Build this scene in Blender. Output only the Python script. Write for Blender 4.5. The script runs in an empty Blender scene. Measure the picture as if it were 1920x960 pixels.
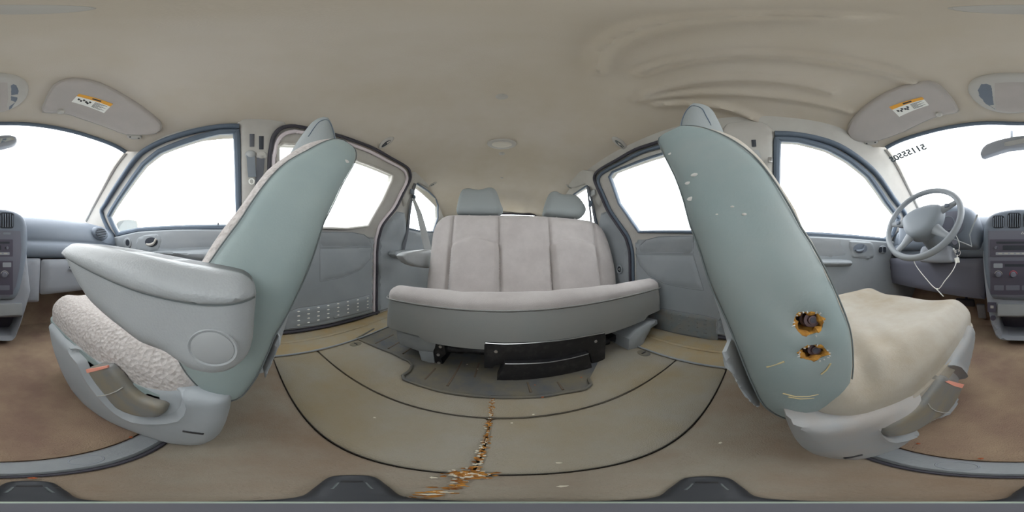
import bpy, math, random
import numpy as np
from mathutils import Vector, Matrix, Euler
from mathutils.geometry import delaunay_2d_cdt
random.seed(7)
SC = bpy.context.scene
COL = SC.collection
# ------------------------------------------------------------------ camera
EYE = Vector((0, 0, 0.47))
AXIS_PX = 941.0                      # column of the picture that looks straight down the van towards the tailgate
cam = bpy.data.cameras.new('camera')
cam.type = 'PANO'
try:
    cam.panorama_type = 'EQUIRECTANGULAR'
except Exception:
    cam.cycles.panorama_type = 'EQUIRECTANGULAR'
cam.clip_start = 0.005
cam.clip_end = 200
camo = bpy.data.objects.new('camera', cam)
COL.objects.link(camo)
camo.location = EYE
camo.rotation_euler = (math.radians(90), 0, math.radians(-(960 - AXIS_PX) * 0.1875))
SC.camera = camo
# ------------------------------------------------------------------ world, exposure
w = bpy.data.worlds.new('overcast_sky'); SC.world = w; w.use_nodes = True
bg = w.node_tree.nodes['Background']
bg.inputs[0].default_value = (0.98, 0.99, 1.0, 1)
bg.inputs[1].default_value = 5.0
SC.view_settings.view_transform = 'Standard'
SC.view_settings.look = 'None'
SC.view_settings.gamma = 1
SC.view_settings.use_curve_mapping = False
SC.view_settings.exposure = 0.24
SC.cycles.max_bounces = 12
SC.cycles.diffuse_bounces = 8
SC.cycles.transparent_max_bounces = 12
SC.cycles.caustics_reflective = False
SC.cycles.caustics_refractive = False
# ------------------------------------------------------------------ materials
def lin(c):
    return tuple(((v / 255) / 12.92 if v <= 10 else (((v / 255) + .055) / 1.055) ** 2.4) for v in c)
def mat(name, rgb, rough=.7, var=.0, rgb2=None, scale=6, bump=0., bscale=200, metal=0., kind='noise', detail=4, spec=.4, sheen=0., thr=(.35, .65), world=False):
    m = bpy.data.materials.new(name); m.use_nodes = True
    nt = m.node_tree; N = nt.nodes; L = nt.links
    b = N['Principled BSDF']
    b.inputs['Roughness'].default_value = rough
    b.inputs['Metallic'].default_value = metal
    b.inputs['Specular IOR Level'].default_value = spec
    if sheen: b.inputs['Sheen Weight'].default_value = sheen
    c1 = lin(rgb) + (1,)
    b.inputs['Base Color'].default_value = c1
    m.diffuse_color = c1
    tc = N.new('ShaderNodeTexCoord')
    if world:
        g = N.new('ShaderNodeNewGeometry'); out = g.outputs['Position']
    else:
        out = tc.outputs['Object']
    if rgb2 is not None:
        n = N.new('ShaderNodeTexNoise'); n.inputs['Scale'].default_value = scale; n.inputs['Detail'].default_value = detail
        n.inputs['Roughness'].default_value = .62
        r = N.new('ShaderNodeValToRGB')
        r.color_ramp.elements[0].position = thr[0]; r.color_ramp.elements[1].position = thr[1]
        r.color_ramp.elements[0].color = c1; r.color_ramp.elements[1].color = lin(rgb2) + (1,)
        L.new(out, n.inputs['Vector']); L.new(n.outputs['Fac'], r.inputs[0]); L.new(r.outputs[0], b.inputs['Base Color'])
    if bump:
        if kind == 'noise':
            n2 = N.new('ShaderNodeTexNoise'); n2.inputs['Scale'].default_value = bscale; n2.inputs['Detail'].default_value = 3; o2 = n2.outputs['Fac']
        elif kind == 'voronoi':
            n2 = N.new('ShaderNodeTexVoronoi'); n2.inputs['Scale'].default_value = bscale; o2 = n2.outputs['Distance']
        elif kind == 'weave':
            n2 = N.new('ShaderNodeTexBrick'); n2.inputs['Scale'].default_value = bscale; n2.inputs['Mortar Size'].default_value = .03; o2 = n2.outputs['Fac']
            n2.inputs['Brick Width'].default_value = .5; n2.inputs['Row Height'].default_value = .25
        L.new(out, n2.inputs['Vector'])
        bp = N.new('ShaderNodeBump'); bp.inputs['Strength'].default_value = bump; bp.inputs['Distance'].default_value = .003
        L.new(o2, bp.inputs['Height']); L.new(bp.outputs[0], b.inputs['Normal'])
    m['out'] = 0
    return m
M = {}
M['head'] = mat('headliner_cloth', (200, 192, 181), .95, rgb2=(192, 182, 166), scale=2.2, bump=.15, bscale=400, spec=.1)
M['light'] = mat('light_plastic', (186, 184, 178), .6, rgb2=(176, 172, 166), scale=5, bump=.08, bscale=500)
M['visor'] = mat('visor_cloth', (180, 173, 168), .9, bump=.12, bscale=500, rgb2=(174, 168, 163), scale=9)
M['door'] = mat('grey_door_plastic', (150, 155, 159), .55, rgb2=(143, 149, 153), scale=4, bump=.08, bscale=600)
M['door2'] = mat('grey_insert_cloth', (140, 145, 149), .8, bump=.15, bscale=600, rgb2=(146, 150, 153), scale=8)
M['scuff'] = mat('scuff_plastic', (116, 124, 128), .6, rgb2=(128, 126, 122), scale=14, bump=.1, bscale=300)
M['dash'] = mat('dash_plastic', (110, 119, 131), .55, rgb2=(116, 124, 135), scale=3, bump=.06, bscale=500)
M['dashlow'] = mat('dash_lower_plastic', (150, 154, 161), .55, bump=.06, bscale=500)
M['panel'] = mat('stack_bezel_plastic', (108, 109, 121), .45)
M['panel2'] = mat('stack_dark_plastic', (80, 77, 90), .4)
M['dark'] = mat('dark_slot_plastic', (48, 52, 60), .5)
M['black'] = mat('black_steel', (34, 34, 37), .42, rgb2=(62, 60, 60), scale=30, thr=(.5, .75), spec=.5)
M['rubberseal'] = mat('rubber_seal', (92, 104, 118), .6)
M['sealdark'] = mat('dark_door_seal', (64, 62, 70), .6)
M['paint'] = mat('champagne_body_paint', (232, 222, 226), .3, metal=.1)
M['fab'] = mat('grey_seat_cloth', (182, 176, 173), .95, rgb2=(172, 165, 162), scale=9, bump=.35, bscale=330, sheen=.3, spec=.1)
M['fabcoarse'] = mat('coarse_knit_seat_cloth', (184, 178, 174), .95, rgb2=(168, 161, 156), scale=150, detail=2, thr=(.42, .62), bump=.9, bscale=110, kind='voronoi', spec=.1)
M['fabdrv'] = mat('stained_seat_cloth', (176, 171, 162), .95, rgb2=(158, 148, 132), scale=5, detail=6, bump=.25, bscale=400, spec=.1)
M['vinyl'] = mat('green_grey_seat_vinyl', (143, 155, 152), .6, rgb2=(134, 147, 146), scale=5, bump=.08, bscale=350, spec=.35)
M['vinyldrv'] = mat('scuffed_seat_vinyl', (126, 139, 138), .6, rgb2=(135, 143, 141), scale=7, bump=.08, bscale=350, spec=.35)
M['hrcloth'] = mat('headrest_cloth', (142, 147, 147), .9, bump=.25, bscale=400, spec=.15)
M['benchvinyl'] = mat('bench_vinyl', (140, 142, 140), .6, rgb2=(146, 145, 142), scale=5, bump=.1, bscale=350)
M['shield'] = mat('seat_shield_plastic', (164, 168, 170), .5, rgb2=(154, 159, 162), scale=6, bump=.06, bscale=600)
M['shielddrv'] = mat('dusty_shield_plastic', (146, 150, 152), .55, rgb2=(156, 150, 144), scale=10, bump=.06, bscale=600)
M['lever'] = mat('lever_plastic', (118, 118, 116), .5, rgb2=(132, 124, 108), scale=20)
M['arm'] = mat('armrest_vinyl', (164, 167, 168), .42, rgb2=(157, 160, 161), scale=8, bump=.10, bscale=420, kind='voronoi', spec=.5)
M['cap'] = mat('armrest_cap_plastic', (156, 158, 158), .55)
M['foam'] = mat('yellow_foam', (190, 140, 58), .95, rgb2=(140, 96, 40), scale=60, bump=.5, bscale=150)
M['rust'] = mat('rusty_bolt_steel', (118, 100, 102), .45, metal=.5, rgb2=(84, 64, 62), scale=60)
M['carpet'] = mat('worn_carpet', (154, 148, 136), .98, rgb2=(150, 134, 104), scale=2.6, detail=7, bump=.6, bscale=420, spec=.05, thr=(.4, .72), world=True)
M['carpetfront'] = mat('muddy_front_carpet', (146, 122, 108), .98, rgb2=(174, 152, 128), scale=5, detail=8, bump=.7, bscale=380, spec=.05, world=True)
M['carpetmid'] = mat('worn_carpet_between_seats', (152, 145, 132), .98, rgb2=(138, 120, 102), scale=4, detail=7, bump=.6, bscale=420, spec=.05, world=True)
M['silltan'] = mat('stained_sill_carpet', (162, 154, 136), .95, rgb2=(168, 146, 108), scale=5, detail=7, bump=.5, bscale=300, spec=.05, world=True)
M['mat'] = mat('grey_rubber_tray', (84, 88, 92), .6, rgb2=(116, 108, 90), scale=7, detail=7, bump=.15, bscale=200, world=True)
M['strip'] = mat('grey_threshold_plastic', (150, 154, 156), .6, rgb2=(140, 144, 147), scale=15, bump=.3, bscale=220)
M['wheel'] = mat('steering_wheel_vinyl', (132, 137, 142), .5, bump=.1, bscale=400)
M['hub'] = mat('airbag_cover_vinyl', (122, 129, 136), .5)
M['belt'] = mat('grey_belt_webbing', (170, 172, 172), .8, bump=.3, bscale=500)
M['beltdark'] = mat('dark_belt_webbing', (96, 98, 104), .8)
M['chrome'] = mat('bright_metal', (200, 200, 200), .3, metal=.9)
M['white'] = mat('white_plastic', (238, 238, 232), .4)
M['orange'] = mat('orange_print', (232, 168, 66), .6)
M['print'] = mat('dark_print', (60, 60, 60), .6)
M['pink'] = mat('faded_red_sticker', (236, 160, 140), .6)
M['gold'] = mat('leaf_litter_gold', (196, 138, 60), .9, rgb2=(120, 70, 30), scale=90)
M['littered'] = mat('leaf_litter_red', (176, 96, 60), .9)
M['litterpale'] = mat('pale_crumb', (214, 206, 186), .9)
M['grime'] = mat('grimy_rubber', (104, 92, 78), .9)
M['scufftan'] = mat('tan_scuff', (184, 168, 128), .8)
M['pinkred'] = mat('red_dial_arc', (196, 84, 96), .6)
M['groove'] = mat('shadowed_groove', (112, 116, 120), .7)
M['seamgrey'] = mat('grey_stitching', (104, 110, 110), .9)
M['seam'] = mat('dark_seam', (56, 52, 48), .9)
M['tripod'] = mat('tripod_black_plastic', (60, 62, 66), .5)
M['tripodtop'] = mat('tripod_grey_cap', (92, 92, 98), .5)
M['rim'] = mat('pale_rubber_rim', (170, 182, 168), .5)
M['lens'] = mat('lamp_lens', (206, 200, 188), .35)
M['ground'] = mat('pale_gravel', (190, 188, 182), .95, rgb2=(170, 168, 160), scale=3)
M['carbody'] = mat('outside_mirror_paint', (150, 190, 190), .35)
def glass(name, tint=(.97, .99, 1), gloss=.04):
    m = bpy.data.materials.new(name); m.use_nodes = True
    nt = m.node_tree; N = nt.nodes; L = nt.links; N.remove(N['Principled BSDF'])
    o = N['Material Output']; t = N.new('ShaderNodeBsdfTransparent'); t.inputs[0].default_value = tint + (1,)
    g = N.new('ShaderNodeBsdfGlossy'); g.inputs['Roughness'].default_value = .02
    x = N.new('ShaderNodeMixShader'); x.inputs[0].default_value = gloss
    L.new(t.outputs[0], x.inputs[1]); L.new(g.outputs[0], x.inputs[2]); L.new(x.outputs[0], o.inputs[0])
    return m
M['glass'] = glass('window_glass')
m = bpy.data.materials.new('mirror_glass'); m.use_nodes = True
m.node_tree.nodes['Principled BSDF'].inputs['Metallic'].default_value = 1
m.node_tree.nodes['Principled BSDF'].inputs['Roughness'].default_value = .03
m.node_tree.nodes['Principled BSDF'].inputs['Base Color'].default_value = (.85, .9, .9, 1)
M['mirror'] = m
# ------------------------------------------------------------------ geometry helpers
class MB:
    def __init__(s): s.v = []; s.f = []
    def add(s, v, f):
        n = len(s.v); s.v += [tuple(p) for p in v]; s.f += [tuple(i + n for i in q) for q in f]; return s
WPOS = {}
def build(name, mb, m, parent=None, sharp=38, smooth=True, sub=0):
    V = np.array(mb.v, dtype=float)
    c = (V.min(0) + V.max(0)) / 2
    me = bpy.data.meshes.new(name)
    me.from_pydata((V - c).tolist(), [], mb.f); me.validate(); me.update()
    me.materials.append(m)
    if smooth:
        me.polygons.foreach_set('use_smooth', [True] * len(me.polygons))
        me.set_sharp_from_angle(angle=math.radians(sharp))
    o = bpy.data.objects.new(name, me); COL.objects.link(o)
    base = np.zeros(3)
    if parent is not None:
        o.parent = parent; base = WPOS[parent]
    o.location = tuple(c - base)
    WPOS[o] = c
    return o
def thing(name, loc, label=None, cat=None, group=None, kind=None, parent=None):
    o = bpy.data.objects.new(name, None); COL.objects.link(o)
    o.empty_display_size = .05; o.location = tuple(loc); WPOS[o] = np.array(loc, dtype=float)
    return tag(o, label, cat, group, kind)
def tag(o, label=None, cat=None, group=None, kind=None):
    if label: o['label'] = label
    if cat: o['category'] = cat
    if group: o['group'] = group
    if kind: o['kind'] = kind
    return o
def ray(px, py):
    a = math.radians((px - AXIS_PX) * 0.1875); e = math.radians((480 - py) * 0.1875)
    return Vector((math.sin(a) * math.cos(e), math.cos(a) * math.cos(e), math.sin(e)))
def Us(px, py, fn, t0=.03, t1=5):
    """point where the sight line of a picture position meets the real surface fn(p)=0"""
    d = ray(px, py); n = 500; pt = t0; pv = fn(EYE + d * t0)
    for i in range(1, n + 1):
        t = t0 * (t1 / t0) ** (i / n); v = fn(EYE + d * t)
        if (v > 0) != (pv > 0):
            a, b = pt, t
            for _ in range(30):
                c = (a + b) / 2
                if (fn(EYE + d * c) > 0) != (pv > 0): b = c
                else: a = c
            return EYE + d * a
        pt, pv = t, v
    return EYE + d * 1.0
def U(px, py, x=None, y=None, z=None):
    d = ray(px, py)
    if x is not None: t = (x - EYE.x) / d.x
    elif y is not None: t = (y - EYE.y) / d.y
    else: t = (z - EYE.z) / d.z
    return EYE + d * t
XC = -.03
WT = np.array([(-.1, .85), (0, .85), (.1, .86), (.5, .855), (.6, .84), (.7, .80), (.85, .745), (1.0, .69), (1.1, .645), (1.17, .61), (1.3, .53)])
def W(z): return float(np.interp(z, WT[:, 0], WT[:, 1]))
def Zc(x, y):
    z = 1.27 - .1 * (abs(x - XC) / .58) ** 2.5
    if y < -.2: z -= .35 * (y + .2) ** 2
    if y > 1.0: z -= .15 * (y - 1.0) ** 2
    return z
def Uw(px, py, s, off=0): return Us(px, py, lambda p: (p.x - XC) * s - W(p.z) + off)
def Uc(px, py, off=0): return Us(px, py, lambda p: p.z - Zc(p.x, p.y) + off)
def wyz(pts, s, off=0):
    return [(p.y, p.z) for p in (Uw(a, b, s, off) for a, b in pts)]
def wallmap(s, off=0):
    return lambda u, v, w: (XC + s * (W(v) - w - off), u, v)
def ceilmap(u, v, w): return (u, v, Zc(u, v) - w)
def spline(P, n=6, closed=False):
    P = [np.array(p, dtype=float) for p in P]; N = len(P); out = []
    rng = N if closed else N - 1
    for i in range(rng):
        if closed: a, b, c, d = P[(i - 1) % N], P[i], P[(i + 1) % N], P[(i + 2) % N]
        else: a, b, c, d = P[max(i - 1, 0)], P[i], P[i + 1], P[min(i + 2, N - 1)]
        for k in range(n):
            t = k / n
            out.append(.5 * ((2 * b) + (-a + c) * t + (2 * a - 5 * b + 4 * c - d) * t * t + (-a + 3 * b - 3 * c + d) * t ** 3))
    if not closed: out.append(P[-1])
    return [tuple(p) for p in out]
def resample(P, h, closed=True):
    out = []; N = len(P)
    for i in range(N if closed else N - 1):
        a = np.array(P[i]); b = np.array(P[(i + 1) % N]); L = np.linalg.norm(b - a); k = max(1, int(round(L / h)))
        if L < 1e-7: continue
        for j in range(k): out.append(tuple(a + (b - a) * j / k))
    if not closed: out.append(tuple(P[-1]))
    return out
def inpoly(Q, P):
    x, y = Q[:, 0], Q[:, 1]; ins = np.zeros(len(Q), bool); N = len(P)
    for i in range(N):
        x1, y1 = P[i]; x2, y2 = P[(i + 1) % N]
        if y1 == y2: continue
        c = ((y1 > y) != (y2 > y)) & (x < (x2 - x1) * (y - y1) / (y2 - y1) + x1)
        ins ^= c
    return ins
def dist(Q, P, closed=True):
    P = np.array(P); D = np.full(len(Q), 1e9); N = len(P)
    for i in range(N if closed else N - 1):
        a = P[i]; b = P[(i + 1) % N]; ab = b - a; L = (ab ** 2).sum() + 1e-12
        t = np.clip(((Q - a) @ ab) / L, 0, 1); d = np.sqrt(((Q - a - t[:, None] * ab) ** 2).sum(1)); D = np.minimum(D, d)
    return D
def tri(outer, holes, h, r=0, feat=()):
    outer = resample(outer, h); hs = [resample(q, h) for q in holes]
    pts = list(outer); edges = [(i, (i + 1) % len(outer)) for i in range(len(outer))]
    for q in hs:
        n = len(pts); pts += q; edges += [(n + i, n + (i + 1) % len(q)) for i in range(len(q))]
    O = np.array(outer); lo, hi = O.min(0), O.max(0)
    gx = np.arange(lo[0] + h / 2, hi[0], h); gy = np.arange(lo[1] + h / 2, hi[1], h * .87)
    G = np.array([(x + (h / 2 if j % 2 else 0), y) for j, y in enumerate(gy) for x in gx]) if len(gx) and len(gy) else np.zeros((0, 2))
    if len(G):
        k = inpoly(G, outer) & (dist(G, outer) > h * .45)
        for q in hs: k &= ~inpoly(G, q) & (dist(G, q) > h * .45)
        pts += [tuple(p) for p in G[k]]
    if r > 0 or feat:
        ext = []
        if r > 0:
            O_ = np.array(outer); n_ = len(O_); tg_ = np.roll(O_, -1, 0) - np.roll(O_, 1, 0); tg_ /= np.linalg.norm(tg_, axis=1)[:, None] + 1e-12
            nr = np.stack([-tg_[:, 1], tg_[:, 0]], 1)
            A_ = ((O_[:, 0] * np.roll(O_[:, 1], -1)) - (np.roll(O_[:, 0], -1) * O_[:, 1])).sum()
            if A_ < 0: nr = -nr
            for f_ in (.035, .13, .30, .55):
                q_ = O_ + nr * (r * f_); k_ = inpoly(q_, outer) & (dist(q_, outer) > r * f_ * .93); ext.append(q_[k_])
        for L_ in feat:
            F_ = np.array(resample(L_, h * .8)); n_ = len(F_); tg_ = np.roll(F_, -1, 0) - np.roll(F_, 1, 0); tg_ /= np.linalg.norm(tg_, axis=1)[:, None] + 1e-12
            nr = np.stack([-tg_[:, 1], tg_[:, 0]], 1)
            for f_ in (-.006, -.002, .002, .006, .011): ext.append(F_ + nr * f_)
        E_ = np.concatenate(ext); E_ = E_[inpoly(E_, outer) & (dist(E_, outer) > 1e-4)]
        for q in hs: E_ = E_[~inpoly(E_, q) & (dist(E_, q) > 5e-4)]
        keep = pts[:len(outer) + sum(len(q) for q in hs)]; gr = np.array(pts[len(keep):]).reshape(-1, 2)
        if len(gr) and len(E_):
            ok = np.ones(len(gr), bool)
            for i0_ in range(0, len(gr), 400):
                dd_ = np.sqrt(((gr[i0_:i0_ + 400, None] - E_[None]) ** 2).sum(2)).min(1); ok[i0_:i0_ + 400] = dd_ > h * .55
            gr = gr[ok]
        pts = keep + [tuple(p) for p in E_] + [tuple(p) for p in gr]
    r = delaunay_2d_cdt([Vector(p) for p in pts], edges, [], 0, 1e-7)
    V = np.array([tuple(p) for p in r[0]]); F = np.array([f for f in r[2] if len(f) == 3])
    C = V[F].mean(1); k = inpoly(C, outer)
    for q in hs: k &= ~inpoly(C, q)
    F = F[k]
    a = V[F]; ar = (a[:, 1, 0] - a[:, 0, 0]) * (a[:, 2, 1] - a[:, 0, 1]) - (a[:, 1, 1] - a[:, 0, 1]) * (a[:, 2, 0] - a[:, 0, 0])
    F = F[abs(ar) > 1e-12]; ar = ar[abs(ar) > 1e-12]; F[ar < 0] = F[ar < 0][:, ::-1]
    return V, F, outer, hs
def prof(d, r):
    t = np.clip(d / r, 0, 1); return np.sqrt(np.maximum(0, 1 - (1 - t) ** 2))
def slab(outer, fn, t=.005, tb=.01, r=0, h=.03, holes=(), disp=None, backround=0, mb=None, rings=3, extra=None, feat=()):
    """solid sheet: 2-D outline carried onto a real surface, front raised by t with edge radius r, back tb deep"""
    mb = mb or MB()
    V, F, O, H = tri(outer, holes, h, r if r > h * .5 else 0, feat)
    loops = [O] + list(H)
    D = np.minimum.reduce([dist(V, q) for q in loops])
    wf = t * (prof(D, r) if r > 0 else np.ones(len(V)))
    if disp is not None: wf = wf + disp(V, D)
    if extra is not None: wf = wf + extra
    wb = -tb * np.ones(len(V))
    if backround: wb = wb - backround * prof(D, r)
    n = len(V)
    P = [fn(V[i, 0], V[i, 1], wf[i]) for i in range(n)] + [fn(V[i, 0], V[i, 1], wb[i]) for i in range(n)]
    fs = [tuple(f) for f in F] + [tuple(int(i) + n for i in f[::-1]) for f in F]
    cnt = {}
    for f in F:
        for i in range(3):
            e = (int(f[i]), int(f[(i + 1) % 3])); k = (min(e), max(e)); cnt[k] = None if k in cnt else e
    for e in cnt.values():
        if e: a, b = e; fs.append((b, a, a + n, b + n))
    mb.add(P, [tuple(int(i) for i in f) for f in fs])
    return mb
def frame(d):
    d = d.normalized(); a = Vector((0, 0, 1)) if abs(d.z) < .9 else Vector((1, 0, 0))
    u = d.cross(a).normalized(); return u, d.cross(u).normalized()
def tube(pts, r, closed=False, n=8, mb=None, flat=None, up=None):
    mb = mb or MB(); P = [Vector(p) for p in pts]; N = len(P); V = []; F = []
    rr = r if hasattr(r, '__len__') else [r] * N
    u0 = None
    for i in range(N):
        if closed: d = P[(i + 1) % N] - P[i - 1]
        else: d = P[min(i + 1, N - 1)] - P[max(i - 1, 0)]
        if d.length < 1e-9: d = Vector((0, 0, 1))
        d.normalize()
        if u0 is None:
            u, v = frame(d)
            if up is not None:
                u = d.cross(Vector(up)).normalized(); v = d.cross(u).normalized()
        else:
            u = (u0 - d * u0.dot(d)).normalized(); v = d.cross(u)
            if up is not None:
                u = d.cross(Vector(up)).normalized(); v = d.cross(u).normalized()
        u0 = u
        for k in range(n):
            a = 2 * math.pi * k / n; fu, fv = (1, 1) if flat is None else flat
            V.append(P[i] + u * (math.cos(a) * rr[i] * fu) + v * (math.sin(a) * rr[i] * fv))
    for i in range(N if closed else N - 1):
        j = (i + 1) % N
        for k in range(n):
            l = (k + 1) % n; F.append((i * n + k, i * n + l, j * n + l, j * n + k))
    if not closed: F.append(tuple(range(n))[::-1]); F.append(tuple((N - 1) * n + k for k in range(n)))
    return mb.add(V, F)
def box(c, s, rot=None, bev=.0, mb=None):
    mb = mb or MB(); c = Vector(c); hx, hy, hz = s[0] / 2, s[1] / 2, s[2] / 2
    R = rot or Matrix.Identity(3); b = min(bev, hx * .9, hy * .9, hz * .9)
    if b <= 0:
        V = [c + R @ Vector((x, y, z)) for x in (-hx, hx) for y in (-hy, hy) for z in (-hz, hz)]
        F = [(0, 1, 3, 2), (4, 6, 7, 5), (0, 4, 5, 1), (2, 3, 7, 6), (0, 2, 6, 4), (1, 5, 7, 3)]
        return mb.add(V, F)
    import bmesh
    bm = bmesh.new(); bmesh.ops.create_cube(bm, size=1)
    for v in bm.verts: v.co = Vector((v.co.x * s[0], v.co.y * s[1], v.co.z * s[2]))
    bmesh.ops.bevel(bm, geom=bm.edges[:], offset=b, segments=3, profile=.5, affect='EDGES')
    bm.verts.ensure_lookup_table()
    V = [c + R @ v.co for v in bm.verts]; F = [tuple(v.index for v in f.verts) for f in bm.faces]; bm.free()
    return mb.add(V, F)
def lathe(prf, c, axis, n=24, mb=None, sx=1, sy=1):
    """prf: (radius, height along axis)"""
    mb = mb or MB(); c = Vector(c); ax = Vector(axis).normalized(); u, v = frame(ax); V = []; F = []
    for r, hgt in prf:
        for k in range(n):
            a = 2 * math.pi * k / n; V.append(c + ax * hgt + u * (math.cos(a) * r * sx) + v * (math.sin(a) * r * sy))
    for i in range(len(prf) - 1):
        for k in range(n):
            l = (k + 1) % n; F.append((i * n + k, i * n + l, (i + 1) * n + l, (i + 1) * n + k))
    F.append(tuple(range(n))[::-1]); F.append(tuple((len(prf) - 1) * n + k for k in range(n)))
    return mb.add(V, F)
def ellip(cx, cy, rx, ry, n=24, a0=0, rot=0):
    return [(cx + rx * math.cos(2 * math.pi * k / n) * math.cos(rot) - ry * math.sin(2 * math.pi * k / n) * math.sin(rot),
             cy + rx * math.cos(2 * math.pi * k / n) * math.sin(rot) + ry * math.sin(2 * math.pi * k / n) * math.cos(rot)) for k in range(n)]
def rrect(x0, y0, x1, y1, r, n=5):
    out = []
    for cx, cy, a in ((x1 - r, y1 - r, 0), (x0 + r, y1 - r, 90), (x0 + r, y0 + r, 180), (x1 - r, y0 + r, 270)):
        for k in range(n + 1):
            t = math.radians(a + 90 * k / n); out.append((cx + r * math.cos(t), cy + r * math.sin(t)))
    return out
def lift3(poly, fn, w=0): return [fn(a, b, w) for a, b in poly]
FLOOR = lambda u, v, w: (u, v, w)
def facing_y(y0, sgn=1): return lambda u, v, w: (u, y0 + sgn * w, v)
def floorpts(P): return [(p.x, p.y) for p in (U(a, b, z=0) for a, b in P)]
def text_mb(s, size, origin, xdir, ydir, depth=.0005, bold=2.6):
    cu = bpy.data.curves.new('t', 'FONT'); cu.body = s; cu.size = size; cu.extrude = depth; cu.offset = .018 * bold * size; cu.align_x = 'CENTER'; cu.align_y = 'CENTER'
    o = bpy.data.objects.new('t', cu); COL.objects.link(o)
    dg = bpy.context.evaluated_depsgraph_get(); me = bpy.data.meshes.new_from_object(o.evaluated_get(dg))
    X = Vector(xdir).normalized(); Y = Vector(ydir).normalized(); Z = X.cross(Y)
    mb = MB(); mb.add([Vector(origin) + X * v.co.x + Y * v.co.y + Z * v.co.z for v in me.vertices], [tuple(p.vertices) for p in me.polygons])
    bpy.data.objects.remove(o); bpy.data.meshes.remove(me)
    return mb
def wav(V, k, seed=0):
    x, y = V[:, 0] * k, V[:, 1] * k
    return (np.sin(x * 1.0 + 1.3 * seed) * np.cos(y * 1.3 + seed) + .6 * np.sin(x * 2.3 + y * 1.7 + seed * 2.1) + .4 * np.cos(x * 3.1 - y * 3.7 + seed)) / 2
# ================================================================== SETTING
g = MB().add([(-30, -30, -.42), (30, -30, -.42), (30, 30, -.42), (-30, 30, -.42)], [(0, 1, 2, 3)])
tag(build('ground', g, M['ground'], smooth=False), kind='structure')
# ---- floor pan and its carpets
floor = tag(build('floor', box((XC, .45, -.03), (1.80, 3.5, .03)), M['seam']), kind='structure')
SEAMX = -.022
def carpet(name, poly, m, t=.0, r=.006, h=.03, label=None, holes=(), disp=None):
    o = build(name, slab(poly, FLOOR, t=r, tb=.014 - t, r=r, h=h, holes=holes, disp=(lambda V, D: wav(V, 9) * .0015) if disp is None else disp), m, floor)
    for_ = o
    if label: o['label'] = label
    return o
g_ = .0022
XL, XR = -.645, .555
# all carpet tops lie at z = r
carpet('carpet_panel', rrect(XL + g_, .108 + g_, SEAMX - g_, .303 - g_, .012), M['carpet'], label='left lid of carpet over the floor bin')
carpet('carpet_panel', rrect(SEAMX + g_, .108 + g_, XR - g_, .303 - g_, .012), M['carpet'], label='right lid of carpet over the floor bin')
# rear carpet with the tray cut out of it
tray = floorpts([(701, 618), (669, 636), (736, 664), (768, 680), (773, 687), (768, 697), (755, 706), (757, 713), (775, 720), (825, 735), (900, 745), (960, 747), (1016, 745), (1060, 738), (1098, 731), (1108, 723), (1104, 712)])
tray = [tray[0]] + tray[1:] + [(.33, .50), (.42, .60), (.44, 1.5), (-.63, 1.5)]
rear = [(XL + g_, .303 + g_), (XR - g_, .303 + g_), (XR - g_, 1.9), (XL + g_, 1.9)]
carpet('carpet_panel', rear, M['carpet'], holes=[tray], label='stained carpet round the rubber tray')
carpet('carpet_panel', [(-.80, -.098), (.76, -.098), (.76, .02), (XR, .108 - g_), (XL, .108 - g_), (-.80, .02)], M['carpetmid'], label='worn carpet strip between the front seats')
carpet('carpet_panel', [(-.86, -1.25), (.80, -1.25), (.80, -.150), (-.86, -.150)], M['carpetfront'], label='brown muddy front footwell carpet')
tb_ = [(XC - .85, .02), (XL - g_, .108), (XL - g_, 1.9), (XC - .85, 1.9)]
carpet('sill_carpet', tb_, M['silltan'], label='yellow stained carpet band along the passenger side sill')
carpet('sill_carpet', [(XC + .85, .02), (XR + g_, .108), (XR + g_, 1.9), (XC + .85, 1.9)][::-1], M['silltan'], label='yellow stained carpet band along the driver side sill')
# piping along the lids
for pts in ([(XL, .108), (XR, .108)], [(XL, .303), (XR, .303)]):
    P = [(a, pts[0][1], .005) for a in np.linspace(pts[0][0], pts[1][0], 30)]
    build('seam_piping', tube(P, .0011, n=6), M['seam'], floor)
# sill lips
for s, x in ((-1, XL), (1, XR)):
    build('sill_edge', tube([(x, .11, .007), (x, .6, .007), (x, 1.8, .007)], .0045, n=8), M['strip'], floor)
    build('sill_ridge', tube([(x + s * .12, .06, .008), (x + s * .12, 1.0, .008)], .008, n=8, flat=(1.6, .6)), M['silltan'], floor)
    build('door_track', tube([(XC + s * .835, .0, .02), (XC + s * .835, .92, .02)], .012, n=8), M['sealdark'], floor)
# floor anchors
for px, py in ((667, 647), (1207, 664)):
    p = U(px, py, z=0)
    a = build('floor_anchor', lathe([(.001, .004), (.026, .004), (.028, .007), (.022, .009), (.012, .008), (.001, .008)], (p.x, p.y, 0), (0, 0, 1), sx=1.15, sy=.8), M['mat'], floor)
    build('anchor_slot', box((p.x, p.y, .0095), (.022, .006, .003), bev=.001), M['black'], a)
# ---- rubber tray
rt = thing('floor_tray', (-.1, .7, .0), 'dark grey ribbed rubber tray in the floor under the bench seat', 'tray')
build('tray_base', slab([(a, b) for a, b in tray], FLOOR, t=.003, tb=.012, r=.004, h=.04, disp=lambda V, D: wav(V, 14, 2) * .001), M['mat'], rt)
P = [(a, b, .006) for a, b in resample(tray[:-4], .02, closed=False)]
build('tray_rim', tube(P, .0055, n=8), M['mat'], rt)
for x, y0, y1 in ((-.55, .56, .70), (-.47, .56, .72), (-.39, .56, .72), (-.225, .44, .52), (-.15, .43, .60), (-.085, .50, .60), (.075, .415, .47), (.16, .405, .45)):
    build('rib', tube([(x, y0, .0015), (x, y1, .0015)], .0042, n=6), M['grime'], rt)
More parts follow.
